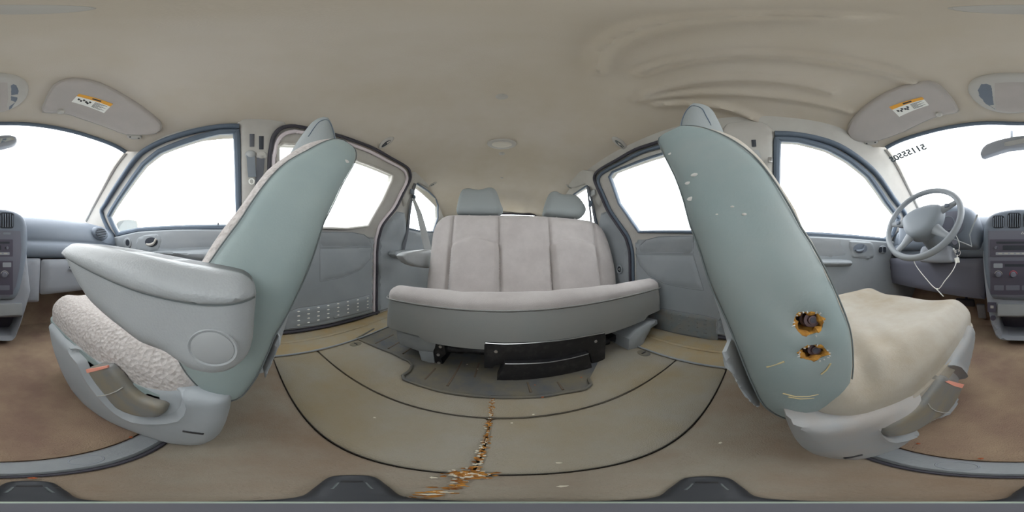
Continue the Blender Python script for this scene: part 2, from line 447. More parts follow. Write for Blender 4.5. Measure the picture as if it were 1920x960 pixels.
# ---- threshold strip between the front seats
ts = thing('threshold_strip', (0, -.124, .0), 'grey plastic threshold strip across the floor between the front seats', 'trim strip')
build('strip_plate', slab([(-.30, -.147), (.30, -.147), (.30, -.103), (-.30, -.103)], FLOOR, t=.009, tb=.01, r=.005, h=.012), M['strip'], ts)
build('strip_lip', tube([(-.3, -.1005, .003), (.3, -.1005, .003)], .0035, n=6), M['sealdark'], ts)
for px, py in ((1793, 874), (173, 867)):
    p = U(px, py, z=.009)
    build('oval_cap', tube([(a, b, .0092) for a, b in ellip(p.x, -.126, .0185, .012, 28)], .0011, closed=True, n=6), M['dashlow'], ts)
# ---- ceiling
def cpl(P): return [(p.x, p.y) for p in (Uc(a, b) for a, b in P)]
def cpl_s(P, n=5): return spline(cpl(P), n)
wtop = [(0, 232), (56, 233), (112, 241), (169, 256), (215, 273), (234, 284)]
edge = cpl(wtop)
edgeR = [(2 * XC - a, b) for a, b in edge]
fr = edgeR[::-1] + edge[1:] if edge[0][0] < XC + .1 else edgeR[::-1] + edge
fr = spline([(x, y) for x, y in sorted(fr)], 3)
couter = [(XC - .70, 2.14), (XC - .70, fr[0][1] + .14)] + fr + [(XC + .70, fr[-1][1] + .14), (XC + .70, 2.14)]
ribs = [cpl_s(q) for q in (
    [(1122, 135), (1117, 115), (1132, 88), (1170, 62), (1260, 40), (1410, 28), (1560, 30)],
    [(1200, 135), (1310, 107), (1435, 100), (1585, 116), (1712, 152)],
    [(1205, 176), (1310, 151), (1410, 146), (1560, 170)],
    [(1190, 187), (1335, 172), (1460, 180), (1595, 207)],
    [(1230, 193), (1335, 195), (1385, 207), (1450, 245)])]
ribw = [.030, .027, .024, .022, .028]
left_fold = cpl_s([(300, 95), (440, 75), (560, 72), (700, 85)])
rearpod = cpl([(850, 340), (935, 352), (950, 350), (1020, 338), (1035, 365)])
def cdisp(V, D):
    o = np.zeros(len(V))
    for q, a in zip(ribs, ribw):
        d = dist(V, q, False); o += a * np.exp(-(d / .015) ** 2)
        c = np.array(q).mean(0)
    d = dist(V, left_fold, False); o += .006 * np.exp(-(d / .05) ** 2)
    o += .003 * wav(V, 5, 1)
    # rear speaker swelling of the headliner
    for cx, s in ((-.17, 1), (.16, 1)):
        o += .045 * np.exp(-(((V[:, 0] - cx) / .17) ** 4 + ((V[:, 1] - 1.95) / .22) ** 4))
    return o
ceil = build('ceiling', slab(couter, ceilmap, t=0, tb=.02, r=0, h=.012, disp=cdisp), M['head'], sharp=80)
tag(ceil, kind='structure')
# ---- side walls
PX = {
 -1: dict(
  fglass=[(444, 248), (412, 249), (356, 264), (300, 285), (270, 309), (240, 350), (212, 392), (205, 405), (214, 425), (222, 440), (262, 431), (375, 427), (448, 427)],
  fseal=[(449, 239), (412, 240), (350, 252), (290, 274), (258, 297), (228, 338), (200, 382), (192, 398), (204, 428), (215, 443)],
  slider=[(504, 420), (504, 307), (507, 282), (511, 262), (523, 246), (544, 240), (573, 244), (646, 262), (700, 282), (729, 298), (758, 314), (765, 325), (765, 339), (752, 365), (739, 391), (716, 420), (708, 443), (704, 485), (703, 560), (703, 590)],
  sglass=[(522, 428), (520, 275), (530, 270), (553, 271), (600, 281), (672, 302), (735, 328), (733, 340), (715, 378), (688, 424), (648, 429)],
  quarter=[(779, 343), (802, 358), (816, 371), (821, 385), (821, 408), (812, 435), (790, 434), (764, 428), (770, 385)]),
 1: dict(
  fglass=[(1457, 262), (1496, 264), (1552, 279), (1590, 300), (1627, 330), (1661, 379), (1684, 409), (1672, 440), (1657, 450), (1534, 441), (1455, 438)],
  fseal=[(1452, 253), (1500, 256), (1558, 270), (1600, 293), (1640, 326), (1673, 372), (1697, 406), (1690, 440)],
  slider=[(1350, 430), (1350, 290), (1346, 264), (1335, 254), (1310, 253), (1280, 258), (1229, 272), (1195, 283), (1160, 302), (1129, 319), (1119, 330), (1120, 344), (1131, 369), (1143, 396), (1160, 421), (1176, 445), (1184, 477), (1185, 532), (1186, 600)],
  sglass=[(1336, 436), (1338, 290), (1330, 279), (1310, 275), (1280, 279), (1237, 291), (1185, 309), (1150, 323), (1144, 332), (1162, 382), (1181, 409), (1199, 435)],
  quarter=[(1102, 348), (1076, 365), (1062, 378), (1056, 392), (1056, 410), (1064, 437), (1090, 436), (1122, 430), (1112, 385)])}
SIDE = {-1: ('left', 'passenger side'), 1: ('right', 'driver side')}
for s in (-1, 1):
    d = PX[s]; nm, words = SIDE[s]
    fg = wyz(d['fglass'], s); sg = wyz(d['sglass'], s); qg = wyz(d['quarter'], s)
    if s == -1: ap = wyz([(236, 286), (215, 314), (190, 359), (161, 414)], s)
    else: ap = [(y, z) for y, z in AP_L]
    AP_L = ap
    zt = 1.215
    outer = [(ap[0][0] + .05, zt), ] + ap + [(ap[-1][0] - .06, .70), (-1.3, .5), (-1.3, -.03), (2.12, -.03), (2.12, zt)]
    wall = build('wall_' + nm, slab(outer, wallmap(s), t=0, tb=.035, h=.05, holes=[fg, sg, qg]), M['light'])
    tag(wall, kind='structure')
    # quarter trim: lower grey plastic behind the sliding door
    lower = [(1.9, .01), (2.10, .01), (2.10, .60), (1.75, .60), (1.62, .615)]
    y0 = U(703 if s < 0 else 1185, 480, x=XC + s * .86).y + .012
    cor = wyz([(716, 423), (742, 396)] if s < 0 else [(1166, 428), (1141, 396)], s)
    qb = wyz([(764, 430), (812, 437)] if s < 0 else [(1122, 432), (1064, 439)], s)
    qtop = wyz([(758, 399)] if s < 0 else [(1127, 400)], s)
    lower = [(y0, .01), (2.10, .01), (2.10, qb[1][1])] + [(qb[1][0], qb[1][1]), (qb[0][0], qb[0][1])] + qtop + [(cor[1][0] + .01, cor[1][1]), (cor[0][0] + .015, cor[0][1]), (y0, .60)]
    build('quarter_panel', slab(lower, wallmap(s), t=.02, tb=.0, r=.015, h=.035), M['door'], wall)
    # wheel arch bulge / armrest ledge behind
    # B pillar trim
    if s < 0: bp = [(442, 238), (447, 228), (465, 223), (500, 222), (525, 227), (541, 237), (523, 243), (511, 258), (506, 285), (504, 320), (502, 430), (500, 560), (456, 560), (453, 430), (451, 300), (450, 242)]
    else: bp = [(1356, 240), (1368, 233), (1400, 230), (1430, 232), (1446, 240), (1450, 250), (1449, 300), (1448, 430), (1446, 560), (1380, 560), (1362, 430), (1360, 300), (1358, 270), (1356, 255)]
    bpp = wyz(bp, s)
    tr = tag(build('trim_1' if s < 0 else 'trim_2', slab(bpp, wallmap(s), t=.022, tb=.0, r=.015, h=.02), M['light']), kind='structure')
    if s < 0:
        lowb = wyz([(502, 425), (500, 560), (456, 560), (453, 425)], s)
        build('lower_pillar_cover', slab(lowb, wallmap(s, .012), t=.016, tb=0, r=.01, h=.02), M['door'], tr)
    # C pillar cap
    cp = [(769, 322), (790, 318), (802, 322), (812, 336), (822, 352), (800, 352), (781, 342), (773, 352), (766, 372), (756, 388), (752, 372), (768, 340)] if s < 0 else [(1117, 322), (1092, 318), (1080, 322), (1070, 336), (1060, 352), (1080, 352), (1100, 345), (1108, 352), (1114, 372), (1126, 388), (1131, 372), (1117, 340)]
    build('pillar_cap', slab(wyz(cp, s), wallmap(s), t=.02, tb=.0, r=.012, h=.02), M['light'], wall)
    # ---- sliding door (structure)
    sl = wyz(d['slider'], s)
    yr = sl[-1][0]
    frontx = min(p[0] for p in sl)
    door = tag(thing('door_3' if s < 0 else 'door_4', (XC + s * .85, .45, .0)), kind='structure')
    op = spline(sl, 3)
    seal = resample(op, .02, closed=False)
    build('door_seal', tube([wallmap(s)(a, b, .018) for a, b in seal], .0105, n=8), M['sealdark'], door)
    # painted door edge inside the seal
    ins = [wallmap(s)(a + (.018 if a < .2 else -.02) * 1, b - (.022 if b > 1.0 else 0), .008) for a, b in seal]
    build('painted_edge', tube(ins, .0115, n=8), M['paint'] if s < 0 else M['rubberseal'], door)
    # glass frame: pale rim round the pane
    ring = spline(sg, 1, closed=True)
    build('window_frame', tube([wallmap(s)(a, b, .004) for a, b in resample(sg, .02)], .012, closed=True, n=8, flat=(1.2, .8)), M['light'] if s < 0 else M['rubberseal'], door)
    # main lower panel
    belt = max(p[1] for p in sg if p[1] < .7)
    zb = min(p[1] for p in sg)
    lowp = [(frontx + .01, .025), (yr - .025, .025), (yr - .025, zb - .03), (yr + .02, zb + .03), (yr - .01, zb + .12), (yr - .06, zb - .005), (frontx + .01, zb - .005)]
    lowp = [(frontx + .01, .03), (yr - .028, .03), (yr - .028, zb - .012), (frontx + .01, zb - .012)]
    build('door_panel', slab(lowp, wallmap(s), t=.03, tb=.0, r=.014, h=.03), M['door'], door)
    if s < 0:
        up = [(600, 435), (640, 435), (662, 436), (683, 440), (693, 448), (697, 460), (640, 463), (600, 464)]
        lo = [(600, 466), (640, 465), (697, 463), (695, 485), (676, 506), (644, 520), (600, 528)]
        sc = [(530, 588), (559, 577), (694, 552), (697, 581), (620, 600), (536, 618)]
        dots = [(560 + i * 18.5, 584 - i * 3.6 + j * (8.5 - i * .35), ) for i in range(8) for j in range(4)]
    else:
        up = [(1300, 442), (1287, 442), (1234, 444), (1211, 450), (1199, 461), (1196, 473), (1240, 475), (1300, 476)]
        lo = [(1300, 478), (1240, 477), (1192, 476), (1200, 498), (1216, 516), (1246, 532), (1290, 541), (1320, 545)]
        sc = [(1345, 598), (1320, 591), (1247, 579), (1215, 576), (1215, 608), (1232, 616), (1319, 635), (1345, 643)]
        dots = [(1258 + i * 16, 588 + i * 3.2 + j * 8) for i in range(5) for j in range(4)]
    build('upper_insert', slab(wyz(up, s, .03), wallmap(s, .028), t=.007, tb=0, r=.007, h=.02), M['door2'], door)
    build('lower_insert', slab(wyz(lo, s, .03), wallmap(s, .028), t=.007, tb=0, r=.007, h=.02), M['door'], door)
    scf = build('scuff_panel', slab(wyz(sc, s, .03), wallmap(s, .028), t=.008, tb=0, r=.006, h=.02), M['door'] if s < 0 else M['scuff'], door)
    for L_ in (up, lo, sc):
        Pq = [wallmap(s, .028)(a, b, .0005) for a, b in resample(wyz(L_, s, .03), .02)]
        build('insert_groove', tube(Pq, .0021, closed=True, n=6), M['groove'], door)
    sm = None
    for a, b in dots:
        q = wyz([(a, b)], s, .036)[0]; c = Vector(wallmap(s)(q[0], q[1], .0365))
        if sm is None:
            sm = build('raised_dot', lathe([(.001, .0022), (.006, .002), (.009, 0), (.009, -.002), (.001, -.002)], (0, 0, 0), (-s, 0, 0), n=10, sy=.45, sx=1), M['white'] if s < 0 else M['scuff'], scf)
            o = sm
        else:
            o = sm.copy(); COL.objects.link(o)
        o.location = tuple(np.array(c) - WPOS[scf])
    # panes
    pane = build('window_%d' % {-1: 3, 1: 4}[s], slab(sg, wallmap(s), t=-.014, tb=.018, h=.12), M['glass']); tag(pane, kind='structure')
    pane = build('window_%d' % {-1: 5, 1: 6}[s], slab(qg, wallmap(s), t=-.014, tb=.018, h=.12), M['glass']); tag(pane, kind='structure')
    build('quarter_seal', tube([wallmap(s)(a, b, .002) for a, b in resample(qg, .02)], .009, closed=True, n=8), M['rubberseal'], wall)
    pane = build('window_%d' % {-1: 1, 1: 2}[s], slab(fg, wallmap(s), t=-.014, tb=.018, h=.12), M['glass']); tag(pane, kind='structure')
    # ---- front door
    fd = tag(thing('door_1' if s < 0 else 'door_2', (XC + s * .85, -.6, 0)), kind='structure')
    build('window_seal', tube([wallmap(s)(a, b, .006) for a, b in resample(fg, .015)], .0165, closed=True, n=8), M['rubberseal'], fd)
    fs = spline(wyz(d['fseal'], s), 4)
    build('door_seal', tube([wallmap(s)(a, b, .01) for a, b in resample(fs, .02, closed=False)], .0155, n=10), M['rubberseal'], fd)
    bw = [p for p in wyz([(218, 444), (262, 434), (330, 430), (402, 430), (450, 430)], s)] if s < 0 else wyz([(1675, 452), (1657, 452), (1600, 447), (1534, 443), (1452, 440)], s)
    pp = [(-.07, .03), (-.07, bw[-1][1])] + bw[::-1] + [(bw[0][0] - .05, bw[0][1] - .03), (-1.2, .5), (-1.2, .03)]
    build('door_panel', slab(pp, wallmap(s), t=.04, tb=0, r=.025, h=.03), M['door'], fd)
    if s < 0:
        ins = [(304, 436), (340, 434), (415, 433), (440, 434), (440, 463), (345, 466), (325, 470), (296, 468)]
        hb = [(258, 447), (270, 441), (300, 440), (296, 470), (256, 470), (255, 458)]
        rc = (284, 454, 12, 9); kn = (239, 456, 8, 10.5)
        ar = [(270, 474), (300, 470), (345, 469), (440, 466), (440, 488), (380, 488), (330, 480), (285, 476)]
    else:
        ins = [(1576, 449), (1540, 447), (1500, 446), (1470, 446), (1470, 480), (1540, 482), (1560, 484), (1590, 480)]
        hb = [(1592, 452), (1610, 452), (1637, 456), (1638, 484), (1600, 484), (1594, 474)]
        rc = (1613, 466, 13, 9); kn = (1655, 468, 8, 8)
        ar = [(1480, 484), (1545, 486), (1590, 487), (1597, 492), (1594, 499), (1545, 500), (1480, 500)]
    build('upper_insert', slab(wyz(ins, s, .04), wallmap(s, .038), t=.006, tb=0, r=.006, h=.02), M['door2'], fd)
    bz = build('handle_bezel', slab(spline(wyz(hb, s, .04), 3, True), wallmap(s, .038), t=.009, tb=0, r=.006, h=.012), M['door'], fd)
    e = wyz([(rc[0] + rc[2] * math.cos(t), rc[1] + rc[3] * math.sin(t)) for t in np.linspace(0, 2 * math.pi, 22)[:-1]], s, .047)
    build('handle_recess', slab(e, wallmap(s, .0475), t=.001, tb=0, h=.01), M['dark'] if s < 0 else M['dash'], bz)
    a_ = wyz([(rc[0] - 9, rc[1] + 4), (rc[0] - 2, rc[1] + 5), (rc[0] + 5, rc[1] + 2), (rc[0] + 9, rc[1] - 6)], s, .05)
    build('door_handle', tube([wallmap(s)(a, b, .054) for a, b in spline(a_, 4)], [.007] * 3 + [.009] * 5 + [.007] * 5, n=10), M['light'] if s < 0 else M['dash'], fd)
    e = wyz([(kn[0] + kn[2] * math.cos(t), kn[1] + kn[3] * math.sin(t)) for t in np.linspace(0, 2 * math.pi, 22)[:-1]], s, .04)
    kb = build('switch_bezel', slab(e, wallmap(s, .038), t=.009, tb=0, r=.008, h=.01), M['door'], fd)
    if s < 0:
        e = wyz([(239 + 3.6 * math.cos(t), 455 + 6 * math.sin(t)) for t in np.linspace(0, 2 * math.pi, 16)[:-1]], s, .048)
        build('switch_slot', slab(e, wallmap(s, .046), t=.003, tb=0, h=.01), M['dark'], kb)
    else:
        for dx in (-3.6, 3.6):
            e = wyz([(1655 + dx + a * 2.6, 468 + b * 5) for a, b in rrect(-1, -1, 1, 1, .5)], s, .048)
            build('window_switch', slab(e, wallmap(s, .046), t=.003, tb=0, h=.01), M['dark'], kb)
    # armrest ledge
    arp = wyz(ar, s, .05)
    build('door_armrest', slab(spline(arp, 3, True), wallmap(s, .035), t=.05, tb=0, r=.03, h=.012), M['door'], fd)
    # lock button
    lk = Uw(409 if s < 0 else 1480, 422 if s < 0 else 436, s, .01)
    build('lock_button', tube([(lk.x, lk.y, lk.z - .02), (lk.x, lk.y, lk.z + .012)], .004, n=8), M['dark'], fd)
    # outside rear-view mirror
# ---- outside mirror seen through the front passenger window
c = Vector((-1.0, -.99, .665))
cm = U(238, 426, x=-.98)
om = thing('side_mirror', (cm.x, cm.y, cm.z), 'rounded outside mirror seen through the front passenger window', 'mirror')
dirn = (Vector((0, .25, .5)) - Vector((cm.x, cm.y, cm.z))).normalized()
ux = Vector((dirn.y, -dirn.x, 0)).normalized(); uy = ux.cross(dirn).normalized()
if uy.z < 0: uy = -uy
def mm(u, v, w): return tuple(cm + ux * u + uy * v + dirn * w)
sh = spline([(-.085, -.045), (-.09, .03), (-.06, .062), (.04, .06), (.085, .03), (.08, -.035), (.03, -.055), (-.05, -.058)], 4, True)
build('mirror_shell', slab(sh, mm, t=.004, tb=.03, r=.012, h=.015, backround=.05), M['light'], om)
build('mirror_pane', slab([(a * .9, b * .88) for a, b in sh], mm, t=.006, tb=0, r=0, h=.03), M['mirror'], om)
build('mirror_arm', tube([mm(.05, -.03, -.04), mm(.11, -.055, -.05)], .022, n=10), M['light'], om)
# ---- windshield
top3 = [(a, b, Zc(a, b)) for a, b in fr]
gv = []; gf = []; n = len(top3); K = 8
for j in range(K + 1):
    t = j / K
    for i in range(n):
        x, y, z = top3[i]; q = (x - XC) / .62
        bx = XC + q * .80; by = -1.36 + .14 * q * q; bz = .70
        gv.append((x + (bx - x) * t, y + (by - y) * t - .02 * math.sin(math.pi * t), z + (bz - z) * t + .02 * math.sin(math.pi * t)))
for j in range(K):
    for i in range(n - 1): gf.append((j * n + i, j * n + i + 1, (j + 1) * n + i + 1, (j + 1) * n + i))
ws = tag(build('window_7', MB().add(gv, gf), M['glass']), kind='structure')
build('windshield_seal', tube([(a, b + .006, Zc(a, b) - .008) for a, b in fr], .012, n=8), M['rubberseal'], ws)
fm = MB()
fv = [(x, y - .01, z + .004) for x, y, z in top3] + [(x * 1.0, y - .05, z - .028) for x, y, z in top3]
for s in (-1, 1):
    P = [wallmap(s)(a, b, .0) for a, b in AP_L]
    build('pillar_edge', tube([(p[0], p[1], p[2]) for p in spline(P, 5)], .014, n=8), M['light'], ws)
# number written on the outside of the glass (reads mirrored from inside)
i0 = (1652, 294); i1 = (1732, 268)
def Uwin(px, py):
    # windshield plane at driver's upper corner
    a = Vector(top3[-4]); b = Vector(gv[n * 3 + n - 4]); c3 = Vector(gv[n * 3 + n - 8]); nn = (b - a).cross(c3 - a).normalized()
    d = ray(px, py); t = (a - EYE).dot(nn) / d.dot(nn); return EYE + d * t
A = Uwin(1668, 302); B = Uwin(1738, 274); Cc = Uwin(1700, 296)
xd = (A - B).normalized(); mid = (A + B) / 2
nrm = (mid - EYE).normalized()
yd = (Cc - mid); yd = -(yd - xd * yd.dot(xd)).normalized()
tm = text_mb('51155505', (A - B).length / 4.3, mid + (EYE - mid).normalized() * .012, xd, yd)
tag(build('windshield_number', tm, mat('grey_window_paint', (96, 104, 106), .8), smooth=False), 'grey number painted on the windshield in front of the driver, reading mirrored', 'lettering')
# ---- tailgate
tg = tag(thing('door_5', (XC, 2.12, 0)), kind='structure')
yb = 2.12
wr = [(XC - .52, .62), (XC + .52, .62), (XC + .47, 1.03), (XC - .47, 1.03)]
build('tailgate_panel', slab([(XC - .9, -.03), (XC + .9, -.03), (XC + .9, .6), (XC + .62, 1.2), (XC - .62, 1.2), (XC - .9, .6)], facing_y(yb, -1), t=0, tb=.03, h=.1, holes=[wr]), M['light'], tg)
build('tailgate_seal', tube([(a, yb - .005, b) for a, b in resample(wr, .05)], .014, closed=True), M['sealdark'], tg)
tag(build('window_8', slab(wr, facing_y(yb + .01, -1), t=0, tb=.004, h=.3), M['glass']), kind='structure')
for s in (-1, 1):
    build('corner_trim', box((XC + s * .66, 1.99, .80), (.2, .2, .28), bev=.06), M['dash'], tg)
# ---- firewall and footwell
fw = tag(build('wall_front', slab([(-.9, -.03), (.86, -.03), (.86, .62), (-.9, .62)], facing_y(-1.22, 1), t=0, tb=.03, h=.1), M['carpetfront']), kind='structure')
build('toe_board', slab([(-.88, 0), (.83, 0), (.83, .32), (-.88, .32)], lambda u, v, w: (u, -1.0 - v * .62 + w * .8, v * .9 + w * .5 - .01), t=.0, tb=.015, h=.06), M['carpetfront'], fw)
# ================================================================== FRONT SEATS
def seat_x(base): return lambda z: base + (.58 * (z - .45) ** 1.5 if z > .45 else 0)
SEATS = {
 -1: dict(base=.195, shieldx=.180, cushx=.200, hx=.345,
  back=[(644, 262), (659, 272), (671, 282), (673, 297), (661, 322), (648, 345), (636, 372), (621, 403), (613, 420), (595, 480), (566, 551), (535, 611), (517, 643), (489, 706), (467, 738), (453, 752), (435, 757), (410, 756), (388, 748), (356, 720), (332, 688), (322, 653), (335, 600), (352, 540), (370, 493), (415, 424), (440, 393), (467, 357), (502, 312), (540, 285), (573, 266), (607, 257), (627, 257)],
  side=[(642, 264), (656, 272), (668, 282), (671, 297), (660, 322), (646, 347), (634, 374), (619, 404), (611, 421), (593, 480), (564, 551), (533, 611), (515, 643), (487, 706), (465, 737), (451, 750), (434, 754), (411, 753), (389, 745), (358, 718), (334, 687), (326, 653), (342, 605), (362, 550), (390, 497), (446, 420), (467, 387), (507, 333), (540, 303), (573, 285), (598, 271), (623, 262)],
  shield=[(90, 605), (105, 622), (117, 636), (140, 655), (165, 672), (200, 690), (245, 725), (330, 738), (388, 745), (430, 750), (430, 765), (427, 782), (410, 820), (383, 837), (350, 837), (317, 833), (253, 813), (187, 783), (133, 733), (100, 660), (92, 625)],
  recess=[(128, 655), (147, 680), (160, 707), (187, 743), (217, 773), (250, 790), (293, 793), (333, 787), (348, 763), (333, 743), (300, 735), (253, 728), (210, 700), (170, 668)],
  lever=[(163, 690), (200, 688), (233, 727), (260, 750), (300, 763), (305, 772), (290, 787), (250, 783), (213, 767), (190, 740), (163, 703)],
  tip=[(160, 693), (200, 686), (201, 690), (162, 700)],
  head=[(559, 268), (573, 247), (588, 226), (602, 212), (616, 209), (630, 217), (637, 230), (644, 256), (644, 280), (600, 292), (556, 286)],
  hinge=[(513, 668), (516, 650), (524, 633), (528, 634), (527, 648), (519, 662), (508, 690), (498, 712), (496, 700)], slot=(362, 811)),
 1: dict(base=.145, shieldx=.112, cushx=.128, hx=.295,
  back=[(1230, 270), (1228, 263), (1233, 257), (1257, 245), (1280, 235), (1300, 232), (1340, 237), (1373, 247), (1400, 263), (1433, 293), (1457, 323), (1477, 353), (1500, 390), (1512, 420), (1532, 450), (1562, 510), (1582, 555), (1602, 610), (1609, 660), (1607, 715), (1590, 745), (1550, 770), (1490, 791), (1465, 790), (1430, 770), (1410, 735), (1380, 665), (1355, 605), (1325, 540), (1305, 475), (1285, 420), (1273, 373), (1257, 327), (1240, 293)],
  side=[(1232, 270), (1230, 264), (1235, 258), (1257, 247), (1280, 238), (1300, 236), (1340, 249), (1377, 267), (1413, 293), (1447, 333), (1477, 380), (1500, 420), (1510, 436), (1540, 485), (1565, 535), (1580, 570), (1599, 620), (1605, 665), (1603, 714), (1588, 742), (1548, 767), (1490, 788), (1466, 787), (1432, 768), (1412, 734), (1382, 665), (1357, 605), (1327, 540), (1307, 475), (1287, 420), (1275, 373), (1259, 327), (1242, 293)],
  shield=[(1829, 617), (1827, 648), (1817, 690), (1810, 715), (1803, 745), (1779, 780), (1733, 805), (1697, 836), (1646, 855), (1591, 866), (1532, 859), (1500, 836), (1484, 804), (1490, 798), (1545, 800), (1600, 793), (1660, 775), (1733, 740), (1770, 703), (1793, 668), (1814, 632), (1822, 610)],
  recess=[(1650, 806), (1668, 793), (1697, 778), (1730, 752), (1758, 716), (1779, 690), (1800, 690), (1816, 715), (1806, 745), (1781, 780), (1755, 797), (1717, 818), (1678, 828), (1658, 820)],
  lever=[(1656, 808), (1669, 797), (1697, 786), (1733, 758), (1761, 722), (1775, 705), (1790, 712), (1808, 720), (1802, 741), (1780, 775), (1752, 791), (1715, 814), (1678, 823), (1662, 818)],
  tip=[(1774, 716), (1782, 714), (1809, 721), (1805, 728), (1790, 724)],
  head=[(1256, 250), (1258, 240), (1260, 223), (1270, 200), (1287, 185), (1307, 182), (1323, 187), (1333, 203), (1347, 227), (1356, 245), (1345, 270), (1290, 268), (1258, 262)],
  hinge=[(1352, 664), (1360, 663), (1368, 672), (1380, 700), (1400, 735), (1425, 765), (1420, 768), (1395, 745), (1372, 705), (1357, 690)], slot=(1600, 856))}
RB = .03
for s in (-1, 1):
    d = SEATS[s]; X = seat_x(d['base']); drv = s > 0
    root = thing('front_seat', (s * .42, -.25, 0),
        'driver bucket seat with stained cushion and two torn holes in its grey side' if drv else 'front passenger bucket seat with clean side panel, light woven cushion and no holes', 'seat')
    def uy(pts, off, fx=X): return [(p.y, p.z) for p in (Us(a, b, lambda p: p.x * s - fx(p.z) - off) for a, b in pts)]
    outer = lambda z: .655 - (X(z) - d['base']) * .9
    def smap(u, v, w):
        x0 = X(v) + RB
        return (s * (x0 - w if w > 0 else x0 + (-w / .40) * (outer(v) - x0)), u, v)
    bp = spline(uy(d['back'], RB * .35), 2, True)
    holes = []
    if drv:
        h1 = uy([(1490, 612), (1487, 600), (1492, 588), (1503, 583), (1518, 584), (1532, 586), (1540, 598), (1541, 612), (1532, 620), (1518, 626), (1502, 626)], RB * .1)
        h2 = uy([(1497, 662), (1497, 655), (1506, 648), (1520, 644), (1535, 645), (1546, 652), (1550, 662), (1540, 668), (1524, 673), (1508, 672)], RB * .1)
        holes = [spline(h1, 2, True), spline(h2, 2, True)]
    pb = bp
    sp = spline(uy(d['side'], RB * .3), 2, True)
    body = build('backrest', slab(bp, smap, t=RB, tb=.40, r=.05, h=.014, holes=holes, backround=.0, disp=lambda V, D: -np.where(inpoly(V, sp), np.clip(dist(V, sp) / .012, 0, 1) * .005, 0)), M['fabdrv' if drv else 'fabcoarse'], root)
    def sdisp(V, D, bp=bp, drv=drv):
        o = RB * prof(dist(V, bp), .05) + .0025 * np.clip(D / .006, 0, 1)
        if drv:
            # sagging folds running down the front edge of the torn panel
            for k in range(5):
                a = np.array([-.03 - k * .012, .58 + .02 * k]); b = np.array([-.09 + .008 * k, .40 + .012 * k])
                o = o + .0022 * np.exp(-(dist(V, [a, b], False) / .004) ** 2) * (1 if k % 2 else -1)
            o = o + .0012 * wav(V, 30, 2)
        else: o = o + .0008 * wav(V, 22, 1)
        return o
    pan = build('side_panel', slab(sp, smap, t=0, tb=.0, r=.05, h=.009 if drv else .013, holes=holes, disp=sdisp), M['vinyldrv' if drv else 'vinyl'], root)
    pan['label'] = 'green grey vinyl side of the backrest' if not drv else 'torn green grey vinyl side of the backrest'
    Vp = np.array(resample(sp, .008)); dd = RB * prof(dist(Vp, bp), .05) + .003
    build('piping', tube([smap(a, b, max(w_, .0005)) for (a, b), w_ in zip(Vp, dd)], .0011, closed=True, n=6), M['seamgrey'], pan)
    # rear shell
    bc = np.array(bp).mean(0)
    shp = [((a - bc[0]) * .80 + bc[0] + .032, (b - bc[1]) * .93 + bc[1]) for a, b in bp]
    build('back_shell', slab(shp, lambda u, v, w: (s * (X(v) + .09 - w), u, v), t=.02, tb=.26, r=.02, h=.03), M['shield'], root)
    hp = uy(d['hinge'], .03)
    build('recliner_cover', slab(hp, lambda u, v, w: (s * (X(v) + .035 - w), u, v), t=.008, tb=.05, r=.008, h=.012), M['shield'], root)
    # headrest with its own seam and posts
    hpoly = spline(uy(d['head'], .0, lambda z: d['hx'] - .01), 3, True)
    hm = lambda u, v, w: (s * (d['hx'] + .035 - w), u, v)
    hr = build('headrest', slab(hpoly, hm, t=.045, tb=.16, r=.055, h=.012, backround=.045), M['hrcloth'], root, sharp=70)
    hc = np.array(hpoly).mean(0)
    cx = s * (d['hx'] + .10)
    ztop = max(b for a, b in hpoly)
    Vh = np.array([(hc[0] + (a - hc[0]) * .62, hc[1] + (b - hc[1]) * .62) for a, b in hpoly])
    dh = .045 * prof(dist(Vh, hpoly), .055)
    Ph = [hm(a, b, w_ + .0005) for (a, b), w_ in zip(Vh, dh)]
    build('seam_line', tube([p for p, (a, b) in zip(Ph, Vh) if b > hc[1] - .03], .0012, n=5), M['rubberseal'], hr)
    for k in (.05, .15):
        x_ = s * (d['hx'] + k)
        build('post', tube([(x_, hc[0] - .01, hc[1]), (x_, hc[0] - .03, hc[1] - .16)], .006, n=8), M['chrome'], hr)
    # cushion
    cx0, cx1 = d['cushx'], d['cushx'] + .475
    plan = rrect(cx0, -.545 if not drv else -.525, cx1, -.04, .06, 6)
    if drv: plan = [(a, b + (.03 * (a - cx0) / .475 if b < -.3 else 0)) for a, b in plan]
    zb = (lambda y: .262 + max(-.03, min(.02, -.09 * (y + .3)))) if not drv else (lambda y: .262 + max(-.02, min(.02, -.08 * (y + .3))))
    def cd(V, D, drv=drv):
        u = (V[:, 0] - cx0) / .475
        o = .012 * (np.exp(-((u - .10) / .10) ** 2) + np.exp(-((u - .90) / .10) ** 2)) * np.clip(D / .04, 0, 1)
        o -= .006 * np.exp(-(dist(V, [(cx0 + .10, -.46), (cx0 + .10, 0)], False) / .006) ** 2) * (0 if drv else 1)
        if drv:
            k = np.exp(-((V[:, 1] + .06) / .12) ** 2)
            o += k * .011 * np.sin((V[:, 1] * 1.0 + V[:, 0] * .55) * 95 + 1.5 * np.sin(V[:, 0] * 12)) * np.clip(D / .03, 0, 1)
            o += .004 * wav(V, 14, 3)
        else: o += .002 * wav(V, 12, 2)
        return o
    zf = .26
    build('cushion', slab([(s * a, b) for a, b in plan], lambda u, v, w: (u + s * (.0 if w >= 0 else .0), v, zb(v) + (w if w > 0 else w)), t=.042, tb=.055, r=.055, h=.013,
        disp=lambda V, D: cd(np.abs(V) * [1, 0] + V * [0, 1], D)), M['fabdrv' if drv else 'fabcoarse'], root)
